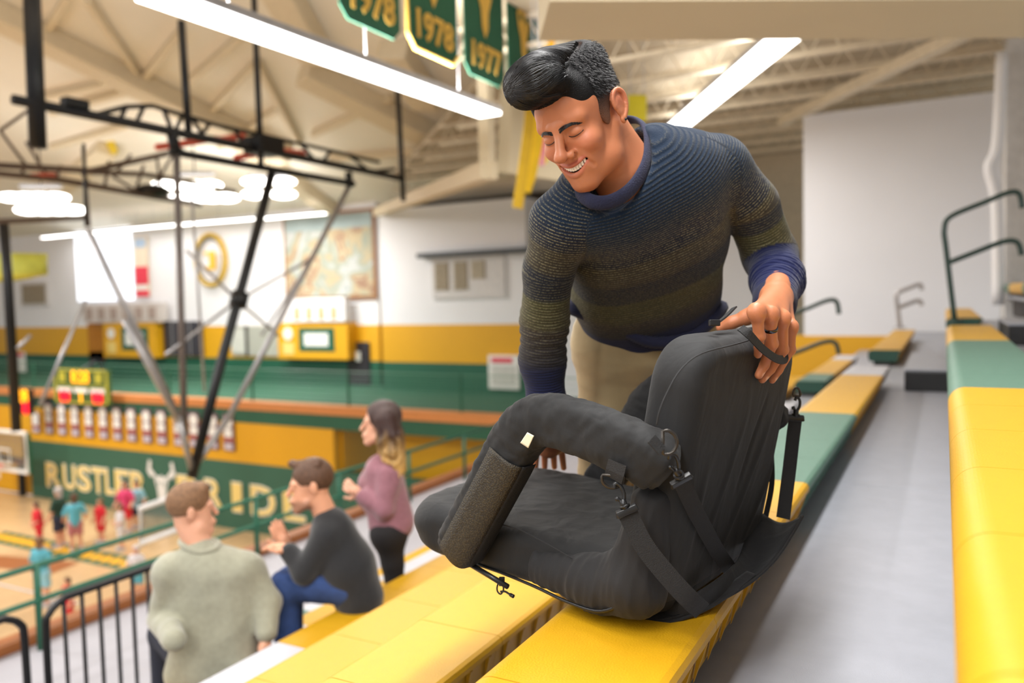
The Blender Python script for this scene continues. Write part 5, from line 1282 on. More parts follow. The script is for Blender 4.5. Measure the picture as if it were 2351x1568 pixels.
# ------------------------------------------------------------------ green pennants with gold print hanging from the high roof
m_ban = mat('pennant_green', (20, 84, 62), .85, var=.06, nscale=6, bump=.2, bscale=40)
m_gold = mat('pennant_gold', (206, 168, 74), .8, var=.05)
bx_ = -4.9
def banner(bl, br, txt, lab, skull, toptext=None, trim=False):
    a, b = PX(*bl, bx_), PX(*br, bx_); zb_ = (a[2] + b[2])/2; y0, y1 = a[1], b[1]; w = y1 - y0; H = 2.3*w
    t = thing('pennant', (bx_, (y0 + y1)/2, zb_), lab, 'banner', 'green pennants under the roof')
    cr = .12*w
    out = [(bx_, y0, zb_ + cr), (bx_, y0 + cr, zb_), (bx_, y1 - cr, zb_), (bx_, y1, zb_ + cr), (bx_, y1, zb_ + H), (bx_, y0, zb_ + H)]
    MB().prism(out, (.012, 0, 0)).build('cloth', m_ban, t)
    if trim: MB().tube([(bx_ + .016, *p[1:]) for p in (out[5], out[0], out[1], out[2], out[3])], .022, 6).build('gold_edge', m_gold, t)
    MB().tube([(bx_, y0, zb_ + H), (bx_, y1, zb_ + H)], .02, 6).build('rod', m_metalc, t)
    text_mesh(txt, .42*w, .004, 'year_print', m_gold, t, (bx_ + .02, (y0 + y1)/2, zb_ + .27*w), (0, 1, 0), (0, 0, 1), sx=.95, offset=.012*w)
    if skull:
        c = np.array([bx_ + .02, (y0 + y1)/2, zb_ + 1.05*w])
        def s2(pts): return [c + np.array([0, y*w, z*w]) for y, z in pts]
        MB().prism(s2([(0, -.52), (.07, -.40), (.09, -.18), (.17, .0), (.20, .16), (.12, .30), (-.12, .30), (-.20, .16), (-.17, .0), (-.09, -.18), (-.07, -.40)]), (.006, 0, 0)).build('skull_print', m_gold, t)
        for g_ in (-1, 1):
            MB().tube(smooth_pts(s2([(g_*.10, .28), (g_*.26, .34), (g_*.38, .30), (g_*.40, .46)]), 4), [.05*w]*8 + [.03*w]*4 + [.012*w], 6).build('horn_print', m_gold, t)
            MB().ell(c + np.array([.008, g_*.09*w, .12*w]), (.004, .045*w, .06*w)).build('eye_print', m_ban, t)
    if toptext: text_mesh(toptext, .2*w, .004, 'top_print', m_gold, t, (bx_ + .02, (y0 + y1)/2, zb_ + 1.75*w), (0, 1, 0), (0, 0, 1))
    for yy in (y0, y1): MB().tube([(bx_, yy, zb_ + H), (bx_, yy, zb_ + H + 2.2)], .008, 5).build('cord', m_metalc, t)
banner((778, 36), (918, 98), '1978', 'green pennant printed 1978, leftmost of the full row', False)
banner((934, 98), (1050, 160), '1978', 'green pennant printed 1978 with gold skull and yellow edge', True, None, True)
banner((1066, 164), (1157, 206), '1977', 'green pennant printed 1977 with gold steer skull', True)
banner((1166, 208), (1236, 240), '197', 'rightmost green pennant with gold skull, half hidden by the hair', True, None)
banner((640, -42), (716, 2), ' ', 'green pennant only just reaching into the top of the picture', False)
# coloured streamers behind the hair
for k, (pts, c, lab) in enumerate([([(1225, 170), (1213, 300), (1200, 400), (1188, 478)], (196, 158, 30), 'dark yellow streamer strip, leftmost behind the face'), ([(1240, 215), (1236, 300), (1222, 390), (1206, 440)], (238, 200, 40), 'bright yellow streamer strip behind the face'), ([(1238, 240), (1240, 310), (1232, 360)], (232, 120, 70), 'orange streamer strip behind the forehead'), ([(1246, 300), (1246, 340), (1240, 380)], (220, 150, 170), 'pink streamer strip beside the nose'), ([(1262, 330), (1256, 350), (1246, 372)], (236, 206, 50), 'short yellow streamer strip beside the cheek'), ([(1270, 62), (1266, 90), (1258, 120)], (232, 168, 40), 'yellow streamer tip above the hair')]):
    dd = 9.5 + k*.12; p = smooth_pts([P(u, v, dd) for u, v in pts], 5)
    st_ = thing('streamer', p[-1], lab, 'streamer', 'streamers behind the man'); MB().tube([p[0], np.array([p[0][0], p[0][1], zl])], .006, 5).build('cord', m_metalc, st_)
    MB().ribbon(p, .13 if k < 2 else .10, .006, cZ + cX*.3).build('ribbon', mat('streamer_%s' % ['amber', 'yellow', 'orange', 'pink', 'lemon', 'gold'][k], c, .7), st_)
c = P(1463, 248, 11.5); ys1 = thing('yellow_sign', c - [0, 0, .2], 'plain yellow square sign hanging behind the ear', 'sign'); MB().obox(c, cX, cY, cZ, (.135, .19, .012), .004).build('panel', mat('sign_yellow', (190, 176, 24), .6), ys1)
for g_ in (-1, 1): MB().tube([c + cX*.1*g_ + [0, 0, .18], np.array([*(c + cX*.1*g_)[:2], zl])], .006, 5).build('cord', m_metalc, ys1)
# ------------------------------------------------------------------ ceiling hung basketball frame
bk = thing('hanging_backstop', PX(440, 1090, -10.6), 'black ceiling hung basketball frame with slanted mast and grey braces', 'backstop')
def tl(name, pts, r, m=None, x=-10., n=8): return MB().tube([PX(u, v, x) if len(q_) == 2 else PX(u, v, q_[2]) for q_ in pts for u, v in [q_[:2]]], r, n).build(name, m or m_black, bk, True)
tl('long_bar', [(30, 228), (925, 410)], .065); tl('lower_bar', [(392, 348), (812, 422)], .06)
for a, b, r in [((72, -30), (87, 340), .105), ((582, -30), (600, 392), .05), ((416, 48), (434, 320), .055), ((913, 200), (926, 462), .055), ((394, 305), (404, 350), .08), ((800, 395), (803, 430), .07), ((192, 330), (198, 520), .022)]: tl('hanger_post', [a, b], r)
tl('mast', [(624, 398), (560, 640), (500, 860), (440, 1098)], .076)
tl('mast_clamp', [(553, 672), (545, 704)], .14)
for a, b, r in [((803, 425), (522, 965), .048), ((200, 525), (408, 955), .048), ((285, 735), (428, 1000), .045), ((520, 965), (445, 1075), .048), ((408, 955), (440, 1075), .048)]: tl('brace', [a, b], r, m_grey)
for a, b in [((428, 575), (545, 690)), ((545, 690), (722, 590)), ((545, 690), (380, 815)), ((545, 690), (640, 772)), ((720, 590), (600, 770)), ((92, 930), (196, 690)), ((40, 800), (70, 770))]: tl('thin_brace', [a, b], .024, m_grey)
tl('guide_pole', [(405, 350), (424, 1000)], .05, mat('dull_steel', (120, 110, 106), .5, metal=.3)); tl('guide_pole', [(440, 440), (470, 900)], .02, m_grey)
tr_ = MB()
for a, b in [((225, 262), (290, 245)), ((290, 245), (350, 243)), ((350, 243), (500, 288)), ((330, 245), (312, 285)), ((290, 245), (275, 275)), ((375, 250), (395, 300)), ((420, 262), (400, 305)), ((440, 270), (470, 318)), ((480, 285), (460, 315)), ((500, 288), (690, 330)), ((540, 300), (560, 335)), ((690, 330), (720, 365)), ((690, 330), (870, 372)), ((760, 345), (740, 372)), ((800, 355), (850, 395)), ((850, 395), (905, 388))]: tr_.tube([PX(*a, -10.1), PX(*b, -10.1)], .035, 6)
tr_.build('truss_web', m_black, bk)
MB().obox(PX(606, 337, -10), (0, 1, 0), (1, 0, 0), (0, 0, 1), (.28, .2, .14), .03).build('winch_box', m_black, bk)
MB().obox(PX(172, 238, -10), (0, 1, 0), (1, 0, 0), (0, 0, 1), (.16, .08, .06), .02).build('pulley_block', m_black, bk)
m_red = mat('orange_red_pad', (226, 96, 70), .6)
for a, b in [((360, 338), (500, 318)), ((495, 322), (560, 312)), ((540, 362), (610, 352)), ((640, 345), (700, 352))]: tl('orange_pad', [a, b], .055, m_red, -11.)
fr_ = [P(322, 1168, 13.4), P(478, 1112, 13.4), P(481, 1190, 13.4), P(323, 1248, 13.4)]
MB().tube(fr_, .055, 8, closed=True).build('backboard_frame', mat('white_paint', (232, 230, 230), .5), bk)
m_glass = mat('backboard_glass', (214, 222, 222), .08); bpy.data.materials['backboard_glass'].node_tree.nodes['Principled BSDF'].inputs['Transmission Weight'].default_value = .92
MB().prism([p*.97 + sum(fr_)/4*.03 for p in fr_], cZ*-.02).build('backboard_pane', m_glass, bk)
# second frame, farther left
bk2 = thing('hanging_backstop', PX(0, 400, -18), 'farther black truss frame hanging low at the left under the roof', 'backstop')
def t2(name, pts, r, m=None, x=-17.): MB().tube([PX(u, v, x) for u, v in pts], r, 7).build(name, m or m_black, bk2, True)
m_br = mat('brown_steel', (96, 78, 66), .5)
t2('long_bar', [(-30, 378), (210, 392), (420, 345)], .07, m_br); t2('long_bar', [(-30, 396), (130, 412), (460, 470)], .07, m_br); t2('cross_bar', [(-30, 510), (200, 500)], .06, m_br)
t2('long_bar', [(200, 395), (330, 400), (420, 415), (540, 440)], .06, m_br)
for a, b in [((0, 300), (60, 380)), ((70, 250), (0, 300)), ((60, 325), (115, 415)), ((190, 340), (205, 520)), ((60, 375), (48, 405)), ((140, 380), (128, 412)), ((180, 385), (210, 430)), ((250, 370), (240, 430)), ((300, 355), (260, 405)), ((260, 405), (330, 450)), ((330, 380), (310, 440)), ((360, 365), (372, 440)), ((400, 350), (352, 432))]: t2('web', [a, b], .035, m_br)
MB().ell(PX(352, 438, -17), (.3, .45, .16)).build('winch', m_black, bk2, True)
for a, b in [((60, 405), (125, 402)),]: t2('orange_pad', [a, b], .06, m_red)
o = tag(MB().tube([P(8, 515, 15), P(18, 640, 15), P(38, 990, 15)], .09, 8).build('black_mast', m_black, None, True), 'black slanted mast at the left edge crossing the lime pad', 'mast')
# lime coloured curved pad at the left edge
lp = thing('lime_pad', P(30, 610, 17), 'lime green curved fabric pad at the left edge', 'pad')
V = []; F = []
for i in range(13):
    t_ = i/12; u = -60 + 168*t_
    for j, (v, b_) in enumerate(((580, 0), (600, .12), (622, .18), (642 - 18*t_*t_, .1))): V.append(P(u, v + 4*t_, 17.2 - b_ - .4*math.sin(math.pi*t_)))
for i in range(12):
    for j in range(3): F.append((i*4 + j, i*4 + 4 + j, i*4 + 5 + j, i*4 + 1 + j))
o = mk('pad_shell', V, F, mat('lime_fabric', (212, 214, 90), .6), lp, True); md = o.modifiers.new('th', 'SOLIDIFY'); md.thickness = .03
MB().tube([P(-60, 643, 17.1), P(20, 642, 16.8), P(70, 634, 16.9), P(107, 622, 17.2)], .05, 7).build('pad_rim', mat('lime_rim', (186, 192, 40), .6), lp, True)
# ------------------------------------------------------------------ lettered wall: painted letters, steer head, banners, scoreboards
m_let = mat('letter_cream', (244, 216, 130), .6, var=.02); m_letw = mat('letter_white', (240, 238, 232), .6, var=.02)
def wall_text(txt, c, w, hgt, lab, y=YW):
    p = PY(*c, y)
    t = thing('wall_letter', (p[0], y - .02, p[2] - hgt/2), lab, 'lettering', 'painted wall lettering')
    for nm, m_, off, yy, ex_ in (('letter_outline', m_letw, .055, y - .012, .004), ('letter_face', m_let, .012, y - .022, .006)):
        o = text_mesh(txt, hgt/.70, ex_, nm, m_, t, (p[0], yy, p[2]), (1, 0, 0), (0, 0, 1), offset=off*hgt)
        xs = [v.co.x for v in o.data.vertices]; k = w/(max(xs) - min(xs))*(1.06 if off > .03 else 1)
        for v in o.data.vertices: v.co.x = p[0] + (v.co.x - (max(xs) + min(xs))/2)*k
def dx(u0, u1, v): return PY(u1, v, YW)[0] - PY(u0, v, YW)[0]
us = [(108, 141), (146, 174), (179, 209), (212, 240), (243, 262), (266, 298), (302, 338)]
for ch, (a, b) in zip('RUSTLER', us):
    cu = (a + b)/2; cv_ = 1094 + (cu - 125)*.118
    wall_text(ch, (cu, cv_), dx(a, b, cv_), .78, 'painted cream letter %s of the word RUSTLER, %s letter' % (ch, ['first', 'second', 'third', 'fourth', 'fifth', 'sixth', 'last'][us.index((a, b))]))
for ch, (a, b), n_ in zip('PRIDE', [(408, 452), (472, 512), (534, 556), (578, 632), (652, 700)], ['first', 'second', 'third', 'fourth', 'last']):
    cu = (a + b)/2; cv_ = 1128 + (cu - 430)*.150
    wall_text(ch, (cu, cv_), dx(a, b, cv_), .80, 'painted cream letter %s of the word PRIDE, %s letter' % (ch, n_))
bh = thing('steer_emblem', PY(372, 1130, YW), 'white painted steer head emblem between the two words', 'emblem')
p0 = PY(372, 1105, YW); p0[1] = YW - .015
def e2(pts): return [p0 + np.array([x, 0, z]) for x, z in pts]
MB().prism(e2([(0, -.62), (.16, -.55), (.20, -.25), (.30, .02), (.26, .18), (.10, .12), (0, .2), (-.10, .12), (-.26, .18), (-.30, .02), (-.20, -.25), (-.16, -.55)]), (0, -.01, 0)).build('head_shape', m_letw, bh)
for g_ in (-1, 1):
    MB().prism(e2([(g_*.24, .14), (g_*.48, .1), (g_*.62, .28), (g_*.54, .62), (g_*.42, .58), (g_*.46, .36), (g_*.36, .28)]), (0, -.01, 0)).build('horn_shape', m_letw, bh)
    MB().prism(e2([(g_*.10, .0), (g_*.2, -.02), (g_*.14, -.2)]), (0, -.016, 0)).build('eye_shape', m_sgrn, bh)
m_pb = mat('banner_plum', (120, 92, 104), .7, var=.1); m_pr = mat('banner_red_stripe', (176, 92, 80), .7)
for k, u in enumerate([80, 109, 139, 169, 201, 234, 266, 299, 334, 368, 407, 443, 486, 522]):
    vt = 924 + (u - 109)*.066; vb = 996 + (u - 109)*.094
    if k == 0: vt = 946
    A = PY(u, vt, YW - .06); B = PY(u, vb, YW - .06); hw = .21
    t = thing('player_banner', B, 'tall narrow player banner on the yellow wall, %s from the left' % ['first', 'second', 'third', 'fourth', 'fifth', 'sixth', 'seventh', 'eighth', 'ninth', 'tenth', 'eleventh', 'twelfth', 'thirteenth', 'last'][k], 'banner', 'player banners on the yellow wall')
    H = A[2] - B[2]; y = YW - .06
    MB().box((A[0] - hw, y, B[2]), (A[0] + hw, y + .03, A[2])).build('panel', m_pb, t)
    MB().tube([(A[0], y - .006, A[2] - .22*H + .0), (A[0], y + .0, A[2] - .22*H)], .17, 16).build('portrait_disc', m_letw, t)
    MB().box((A[0] - .15, y - .008, B[2] + .38*H), (A[0] + .15, y, B[2] + .60*H)).build('white_block', m_letw, t)
    MB().box((A[0] - hw, y - .008, B[2] + .26*H), (A[0] + hw, y, B[2] + .36*H)).build('red_stripe', m_pr, t)
    MB().box((A[0] - .15, y - .008, B[2] + .04*H), (A[0] + .15, y, B[2] + .20*H)).build('name_block', mat('banner_lilac', (206, 196, 206), .7), t)
def board(name, a, b, y, m, lab, cat, th=.12):
    A, B = PY(*a, y), PY(*b, y); x0, x1 = A[0], B[0]; z1_, z0_ = A[2], B[2]
    t = thing(name, ((x0 + x1)/2, y, z0_), lab, cat); MB().box((x0, y, z0_), (x1, y + th, z1_), .01).build('board', m, t)
    return t, (x0, x1, z0_, z1_)
ys_ = YW - .5
t, (x0, x1, z0_, z1_) = board('scoreboard', (124, 846), (250, 931), ys_, mat('board_green', (66, 92, 40), .5), 'green and yellow scoreboard with glowing red digits', 'scoreboard')
def inr(fx0, fx1, fz0, fz1, m, nm, t=t, R=None, y=ys_):
    a, b, c, d = R or (x0, x1, z0_, z1_); return MB().box((a + (b - a)*fx0, y - .02, c + (d - c)*fz0), (a + (b - a)*fx1, y - .002, c + (d - c)*fz1)).build(nm, m, t)
m_by = mat('board_yellow_line', (188, 180, 56), .5); m_or = mat('led_orange', (255, 168, 20), .5, emit=1.2); m_rd = mat('led_red', (255, 10, 40), .5, emit=1.1)
for q in ((0, 1, 0, .05), (0, 1, .95, 1), (0, .03, 0, 1), (.97, 1, 0, 1), (.03, .97, .5, .53)): inr(*q, m_by, 'border_line')
xw = x1 - x0; zh = z1_ - z0_
text_mesh('8:28', .34*zh/.7, .006, 'clock_digits', m_or, t, (x0 + .5*xw, ys_ - .02, z0_ + .76*zh), (1, 0, 0), (0, 0, 1), offset=.01)
for fx, tx, mm, s_ in ((.19, '00', m_rd, .30), (.5, '1', m_or, .24), (.81, '00', m_rd, .30)):
    inr(fx - .13, fx + .13, .32, .46, m_letw, 'caption_plate'); text_mesh(tx, s_*zh/.7, .006, 'score_digits', mm, t, (x0 + fx*xw, ys_ - .02, z0_ + .18*zh), (1, 0, 0), (0, 0, 1), offset=.03)
for fx in (.16, .84): inr(fx - .06, fx + .06, .62, .9, m_by, 'team_panel')
MB().tube([(x0 + .5*xw, ys_ + .06, z1_), (x0 + .5*xw, ys_ + .5, z1_ + .2)], .04, 6).build('bracket', m_black, t)
t, R2 = board('shot_clock', (36, 892), (72, 952), YW - .9, m_black, 'small black shot clock with orange and red digits above the far hoop', 'clock')
text_mesh('28', .55, .006, 'clock_digits', m_or, t, ((R2[0] + R2[1])/2, YW - .92, R2[2] + .70*(R2[3] - R2[2])), (1, 0, 0), (0, 0, 1), offset=.02); text_mesh('8', .6, .006, 'clock_digits', m_rd, t, ((R2[0] + R2[1])/2 + .12, YW - .92, R2[2] + .25*(R2[3] - R2[2])), (1, 0, 0), (0, 0, 1), offset=.03)
MB().box(((R2[0] + R2[1])/2 - .05, YW - .8, R2[2] + .3), ((R2[0] + R2[1])/2 + .05, YW + .02, R2[2] + .4)).build('bracket', m_black, t)
# far hoop
yh = YW - 1.2; A, B = PY(-40, 985, yh), PY(64, 1085, yh)
fh = thing('basketball_hoop', (A[0], yh, 0), 'far basketball hoop with white framed glass backboard at the left edge', 'hoop')
MB().tube([(A[0], yh, A[2]), (B[0], yh, A[2]), (B[0], yh, B[2]), (A[0], yh, B[2])], .07, 6, closed=True).build('backboard_frame', m_letw, fh)
MB().box((A[0], yh + .0, B[2]), (B[0], yh + .02, A[2])).build('backboard_pane', m_glass, fh)
C_ = PY(12, 1045, yh); MB().tube([(C_[0] - .3, yh - .03, C_[2] + .2), (C_[0] + .3, yh - .03, C_[2] + .2), (C_[0] + .3, yh - .03, C_[2] - .25), (C_[0] - .3, yh - .03, C_[2] - .25)], .035, 6, closed=True).build('target_square', m_letw, fh)
rc = np.array([C_[0], yh - .35, C_[2] - .3]); MB().tube([rc + [.23*math.cos(a), .23*math.sin(a), 0] for a in np.linspace(0, 6.28, 20)[:-1]], .025, 6, closed=True).build('rim', m_red, fh)
nt_ = MB()
for k in range(12):
    a, b = 2*math.pi*k/12, 2*math.pi*(k + .5)/12; nt_.tube([rc + [.22*math.cos(a), .22*math.sin(a), 0], rc + [.15*math.cos(b), .15*math.sin(b), -.22], rc + [.12*math.cos(a), .12*math.sin(a), -.42]], .008, 4)
nt_.build('net', m_letw, fh)
MB().box((B[0] - .2, yh + .02, B[2] - .06), (B[0] + .06, yh + .12, A[2])).build('edge_pad', m_wgrn, fh); MB().tube([(A[0] + .3, yh + .1, B[2] + .4), (A[0] + .1, YW - .1, 1.2), (A[0] + .1, YW - .1, .0)], .12, 8).build('support_arm', m_black, fh)
# ------------------------------------------------------------------ far wall furniture
def onwall(name, a, b, y, m, lab, cat, th=.06): return board(name, a, b, y - th, m, lab, cat, th)
t, R = onwall('projection_screen', (170, 532), (306, 688), Y2 - .005, mat('screen_glow', (236, 242, 252), .5, emit=1.05), 'glowing white projection screen on the far wall', 'screen', .05)
t, R = onwall('red_poster', (306, 545), (343, 680), Y2 - .05, mat('poster_cream', (232, 214, 190), .7), 'narrow red and cream poster beside the glowing screen', 'poster')
def sub(t, R, fx0, fx1, fz0, fz1, m, nm, y): return MB().box((R[0] + (R[1] - R[0])*fx0, y - .02, R[2] + (R[3] - R[2])*fz0), (R[0] + (R[1] - R[0])*fx1, y, R[2] + (R[3] - R[2])*fz1)).build(nm, m, t)
mr = mat('poster_red', (228, 60, 80), .6)
sub(t, R, 0, 1, .2, .5, mr, 'red_block', Y2 - .11); sub(t, R, 0, 1, 0, .1, mr, 'red_band', Y2 - .11); sub(t, R, .1, .9, .11, .19, m_letw, 'white_band', Y2 - .11); sub(t, R, .1, .9, .82, .97, mat('poster_blue', (168, 190, 214), .6), 'blue_block', Y2 - .11)
c = PY(483, 597, Y2 - .13); em = thing('round_emblem', c - [0, 0, .75], 'round gold ringed emblem with a yellow block on the white far wall', 'emblem')
rx, rz = PY(527, 597, Y2)[0] - c[0], abs(PY(483, 660, Y2)[2] - c[2])
mg = mat('emblem_gold', (206, 166, 40), .5, var=.25, nscale=9)
MB().tube([c + [rx*.9*math.cos(a), 0, rz*.93*math.sin(a)] for a in np.linspace(0, 2*math.pi, 49)[:-1]], .085, 8, closed=True).build('gold_ring', mg, em, True)
MB().tube([c + [rx*.78*math.cos(a), -.02, rz*.80*math.sin(a)] for a in np.linspace(0, 2*math.pi, 49)[:-1]], .03, 6, closed=True).build('dark_ring', mat('emblem_dark', (92, 100, 112), .5), em, True)
def ec(pts): return [c + np.array([x*rx, -.03, z*rz]) for x, z in pts]
MB().prism(ec([(-.35, .3), (.35, .32), (.35, -.36), (-.3, -.36), (-.3, -.26), (.0, -.2), (.0, .2), (-.35, .2)]), (0, -.02, 0)).build('yellow_block', mat('emblem_yellow', (240, 186, 50), .5), em)
# mural
t, R = onwall('mural', (648, 496), (866, 686), Y2 - .05, mat('mural_frame', (150, 104, 66), .5), 'large framed landscape mural of muted hills on the far wall', 'mural')
def mural_mat():
    m = mat('mural_paint', (190, 176, 150), .8); nt = m.node_tree; b = nt.nodes['Principled BSDF']; tc = [n for n in nt.nodes if n.type == 'TEX_COORD'][0]
    n1 = nt.nodes.new('ShaderNodeTexNoise'); n1.inputs['Scale'].default_value = .55; n1.inputs['Detail'].default_value = 5; n1.inputs['Distortion'].default_value = 1.6
    nt.links.new(tc.outputs['Object'], n1.inputs['Vector']); r = nt.nodes.new('ShaderNodeValToRGB'); e = r.color_ramp.elements
    e[0].position, e[0].color = .25, lin((140, 152, 150)); e[1].position, e[1].color = .8, lin((190, 178, 144))
    for p, c_ in ((.36, (186, 186, 182)), (.44, (146, 154, 140)), (.50, (184, 166, 132)), (.56, (146, 112, 92)), (.62, (190, 176, 144)), (.70, (124, 136, 126))): q = e.new(p); q.color = lin(c_)
    nt.links.new(n1.outputs['Fac'], r.inputs['Fac']); nt.links.new(r.outputs['Color'], b.inputs['Base Color']); return m
sub(t, R, .03, .97, .04, .96, mural_mat(), 'painting', Y2 - .11)
sub(t, R, .03, .97, .80, .96, mat('mural_sky', (158, 172, 172), .8, var=.1, nscale=1), 'painted_sky', Y2 - .115)
# vents with slats
def vent(a, b, y, lab, panels, awning):
    t, R = board('louvred_vent', a, b, y - .08, mat('vent_white', (214, 210, 208), .6), lab, 'vent', .08)
    ms = mat('vent_slat', (196, 184, 162), .6); md_ = mat('vent_dark', (120, 104, 78), .8)
    for (f0, f1, g0) in panels:
        sub(t, R, f0, f1, g0, .88, md_, 'dark_recess', y - .08)
        for k in range(9):
            z = g0 + (.88 - g0)*(k + .5)/9; sub(t, R, f0, f1, z - .016, z + .016, ms, 'slat', y - .10)
    if awning: MB().box((R[0] - .4, y - .3, R[3]), (R[1] + .9, y, R[3] + .14)).build('awning', mat('dark_slate', (70, 74, 78), .5), t)
    return t
vent((990, 592), (1160, 682), Y3, 'louvred white vent with dark awning on the white wall block', [(.05, .24, .2), (.32, .50, .2), (.56, .74, .45)], True)
vent((44, 648), (112, 702), Y2, 'small louvred vent below the lime pad on the far wall', [(.1, .9, .1)], False)
# signs, windows, cabinets and doors of the far wall
m_win = mat('dark_window', (52, 50, 56), .2); m_gwin = mat('pale_window', (176, 176, 164), .3)
for (a, b, lab, sg) in [((236, 742), (360, 822), 'yellow wall box with green sign, left of the dark window', (.36, .86)), ((636, 742), (800, 826), 'yellow wall box with green framed sign below the mural', (.32, .82))]:
    t, R = board('wall_sign_box', a, b, Y2 - .5, m_wyel, lab, 'sign', .5)
    sub(t, R, sg[0], sg[1], .22, .86, m_wgrn, 'green_frame', Y2 - .5); sub(t, R, sg[0] + .08, sg[1] - .08, .36, .72, m_letw, 'white_print', Y2 - .52)
    MB().tube([(R[0] + (R[1] - R[0])*.16, Y2 - .53, R[2] + (R[3] - R[2])*.7), (R[0] + (R[1] - R[0])*.16, Y2 - .5, R[2] + (R[3] - R[2])*.7)], .22, 14).build('trophy_mark', m_letw, t); sub(t, R, .08, .24, .12, .45, mat('sign_straw', (236, 206, 120), .6), 'straw_block', Y2 - .5)
t, R = onwall('glass_booth', (374, 738), (460, 818), Y2 - .02, m_win, 'dark glass booth window between yellow panels', 'window', .2)
for k in range(1, 4): sub(t, R, k/4 - .01, k/4 + .01, 0, 1, m_grey, 'mullion', Y2 - .22)
t, R = onwall('pale_window', (530, 748), (642, 818), Y2 - .02, m_gwin, 'pale grey window left of the yellow sign box', 'window', .1)
sub(t, R, .30, .36, 0, 1, m_dark, 'mullion', Y2 - .12); sub(t, R, .0, .3, .1, .9, mat('window_blind', (206, 206, 196), .5), 'blind', Y2 - .12)
t, R = onwall('white_cabinet', (662, 686), (792, 738), Y2 - .3, m_white, 'white wall cabinet with four orange slots below the mural', 'cabinet', .3)
for k in range(4): sub(t, R, .10 + .22*k, .20 + .22*k, .1, .62, mat('slot_orange', (216, 176, 130), .7), 'slot', Y2 - .6)
t, R = onwall('white_cabinet', (188, 700), (370, 738), Y2 - .3, mat('pale_cabinet', (206, 196, 190), .7), 'pale cabinet row with framed pictures below the glowing screen', 'cabinet', .3)
for k in range(6): sub(t, R, .05 + .16*k, .14 + .16*k, .15, .8, mat('slot_taupe', (170, 150, 140), .7), 'picture', Y2 - .6)
for (a, b, m_, lab) in [((795, 785), (850, 895), m_win, 'dark doorway below the mural corner'), ((200, 742), (240, 825), mat('amber_door', (190, 120, 20), .6), 'amber recess left of the yellow sign box'), ((204, 806), (242, 880), m_win, 'dark doorway under the amber recess')]:
    t, R = onwall('wall_doorway', a, b, Y2 - .03, m_, lab, 'doorway', .05)
    sub(t, R, .42, .62, .6, .8, m_letw if 'mural' in lab else m_, 'door_plate', Y2 - .08)
t, R = board('notice_board', (1120, 815), (1192, 895), Y3 - .09, m_letw, 'white framed notice with red heading on the green wall beside the sleeve', 'notice', .06)
sub(t, R, .12, .8, .78, .92, mr, 'red_heading', Y3 - .09); sub(t, R, .12, .88, .12, .70, mat('notice_grey', (206, 204, 196), .7), 'print_block', Y3 - .09)
t, R = onwall('white_notice', (32, 808), (58, 858), Y2 - .02, m_letw, 'small white notice on the green wall left of the scoreboard', 'notice'); sub(t, R, .1, .9, .8, .95, mr, 'red_heading', Y2 - .08)
# far balcony railing: posts and wires
br = thing('balcony_railing', (-20, YW + .2, zb), 'thin green wire railing of the far balcony', 'railing')
for k in range(12):
    x = -44 + k*3.4; MB().tube([(x, YW + .2, zb + .15), (x, YW + .2, zb + 1.1)], .03, 6).build('post', m_wgrn, br)
for k in range(7): MB().tube([(-47, YW + .2, zb + .3 + k*.13), (-4, YW + .2, zb + .3 + k*.13)], .007 if k < 6 else .012, 5).build('wire', mat('rail_pale_green', (96, 140, 120), .4), br)
# stair rails in the yellow opening
for k, (pts, lab) in enumerate([([(985, 1048), (1130, 990)], 'green stair rail running up in the yellow opening'), ([(960, 1100), (1120, 1035)], 'lower green stair rail in the yellow opening')]):
    t = thing('stair_rail', PY(*pts[0], YW + 1.5 + k*.3), lab, 'handrail'); A, B = PY(*pts[0], YW + 1.5 + k*.3), PY(*pts[1], YW + 1.5 + k*.3)
    MB().tube([A, B], .03, 6).build('top_rail', m_wgrn, t); MB().tube([A - [0, 0, .5], B - [0, 0, .5]], .02, 6).build('lower_rail', m_wgrn, t)
    for f_ in (0, .33, .66, 1): p = A + (B - A)*f_; MB().tube([p, p*[1, 1, 0]], .025, 6).build('post', m_wgrn, t)
# ------------------------------------------------------------------ near railings
nr = thing('black_railing', (-4.5, 2.9, ZC - 2.7), 'black steel railing with upright bars beside the man in grey', 'railing')
ztr = ZC - 1.68; zlo = ZC - 2.7
def arch(t, y0, y1, x=-4.5, n=6):
    MB().tube(smooth_pts([(x, y0, zlo), (x, y0, ztr - .2), (x, y0 + .025, ztr - .06), (x, y0 + .12, ztr)], 4) + [np.array([x, y1 - .12, ztr])] + smooth_pts([(x, y1 - .10, ztr), (x, y1 - .02, ztr - .06), (x, y1, ztr - .2), (x, y1, zlo)], 4), .021, 10).build('top_rail', m_black, t, True)
    for k in range(1, n): y = y0 + (y1 - y0)*k/n; MB().tube([(x, y, zlo), (x, y, ztr)], .012, 8).build('bar', m_black, t, True)
    MB().tube([(x, y0, zlo + .12), (x, y1, zlo + .12)], .014, 8).build('bottom_rail', m_black, t)
arch(nr, 2.62, 3.62, n=9)
nr2 = thing('black_railing', (-4.5, 2.3, ZC - 2.7), 'black railing section with rounded corner at the left edge', 'railing'); arch(nr2, 1.6, 2.5, n=3)
gr = thing('green_railing', (-6.3, 5, ZC - 2.7), 'dark green pipe railing along the landing edge above the court', 'railing')
for z in (ZC - 2.02, ZC - 2.3): MB().tube([(-6.3, 1.5, z), (-6.3, 12, z)], .024, 8).build('rail', m_wgrn, gr, True)
for y in (2.4, 3.62, 5.0, 5.9, 7.2, 8.6, 10): MB().tube([(-6.3, y, ZC - 2.7), (-6.3, y, ZC - 2.0)], .026, 8).build('post', m_wgrn, gr, True)
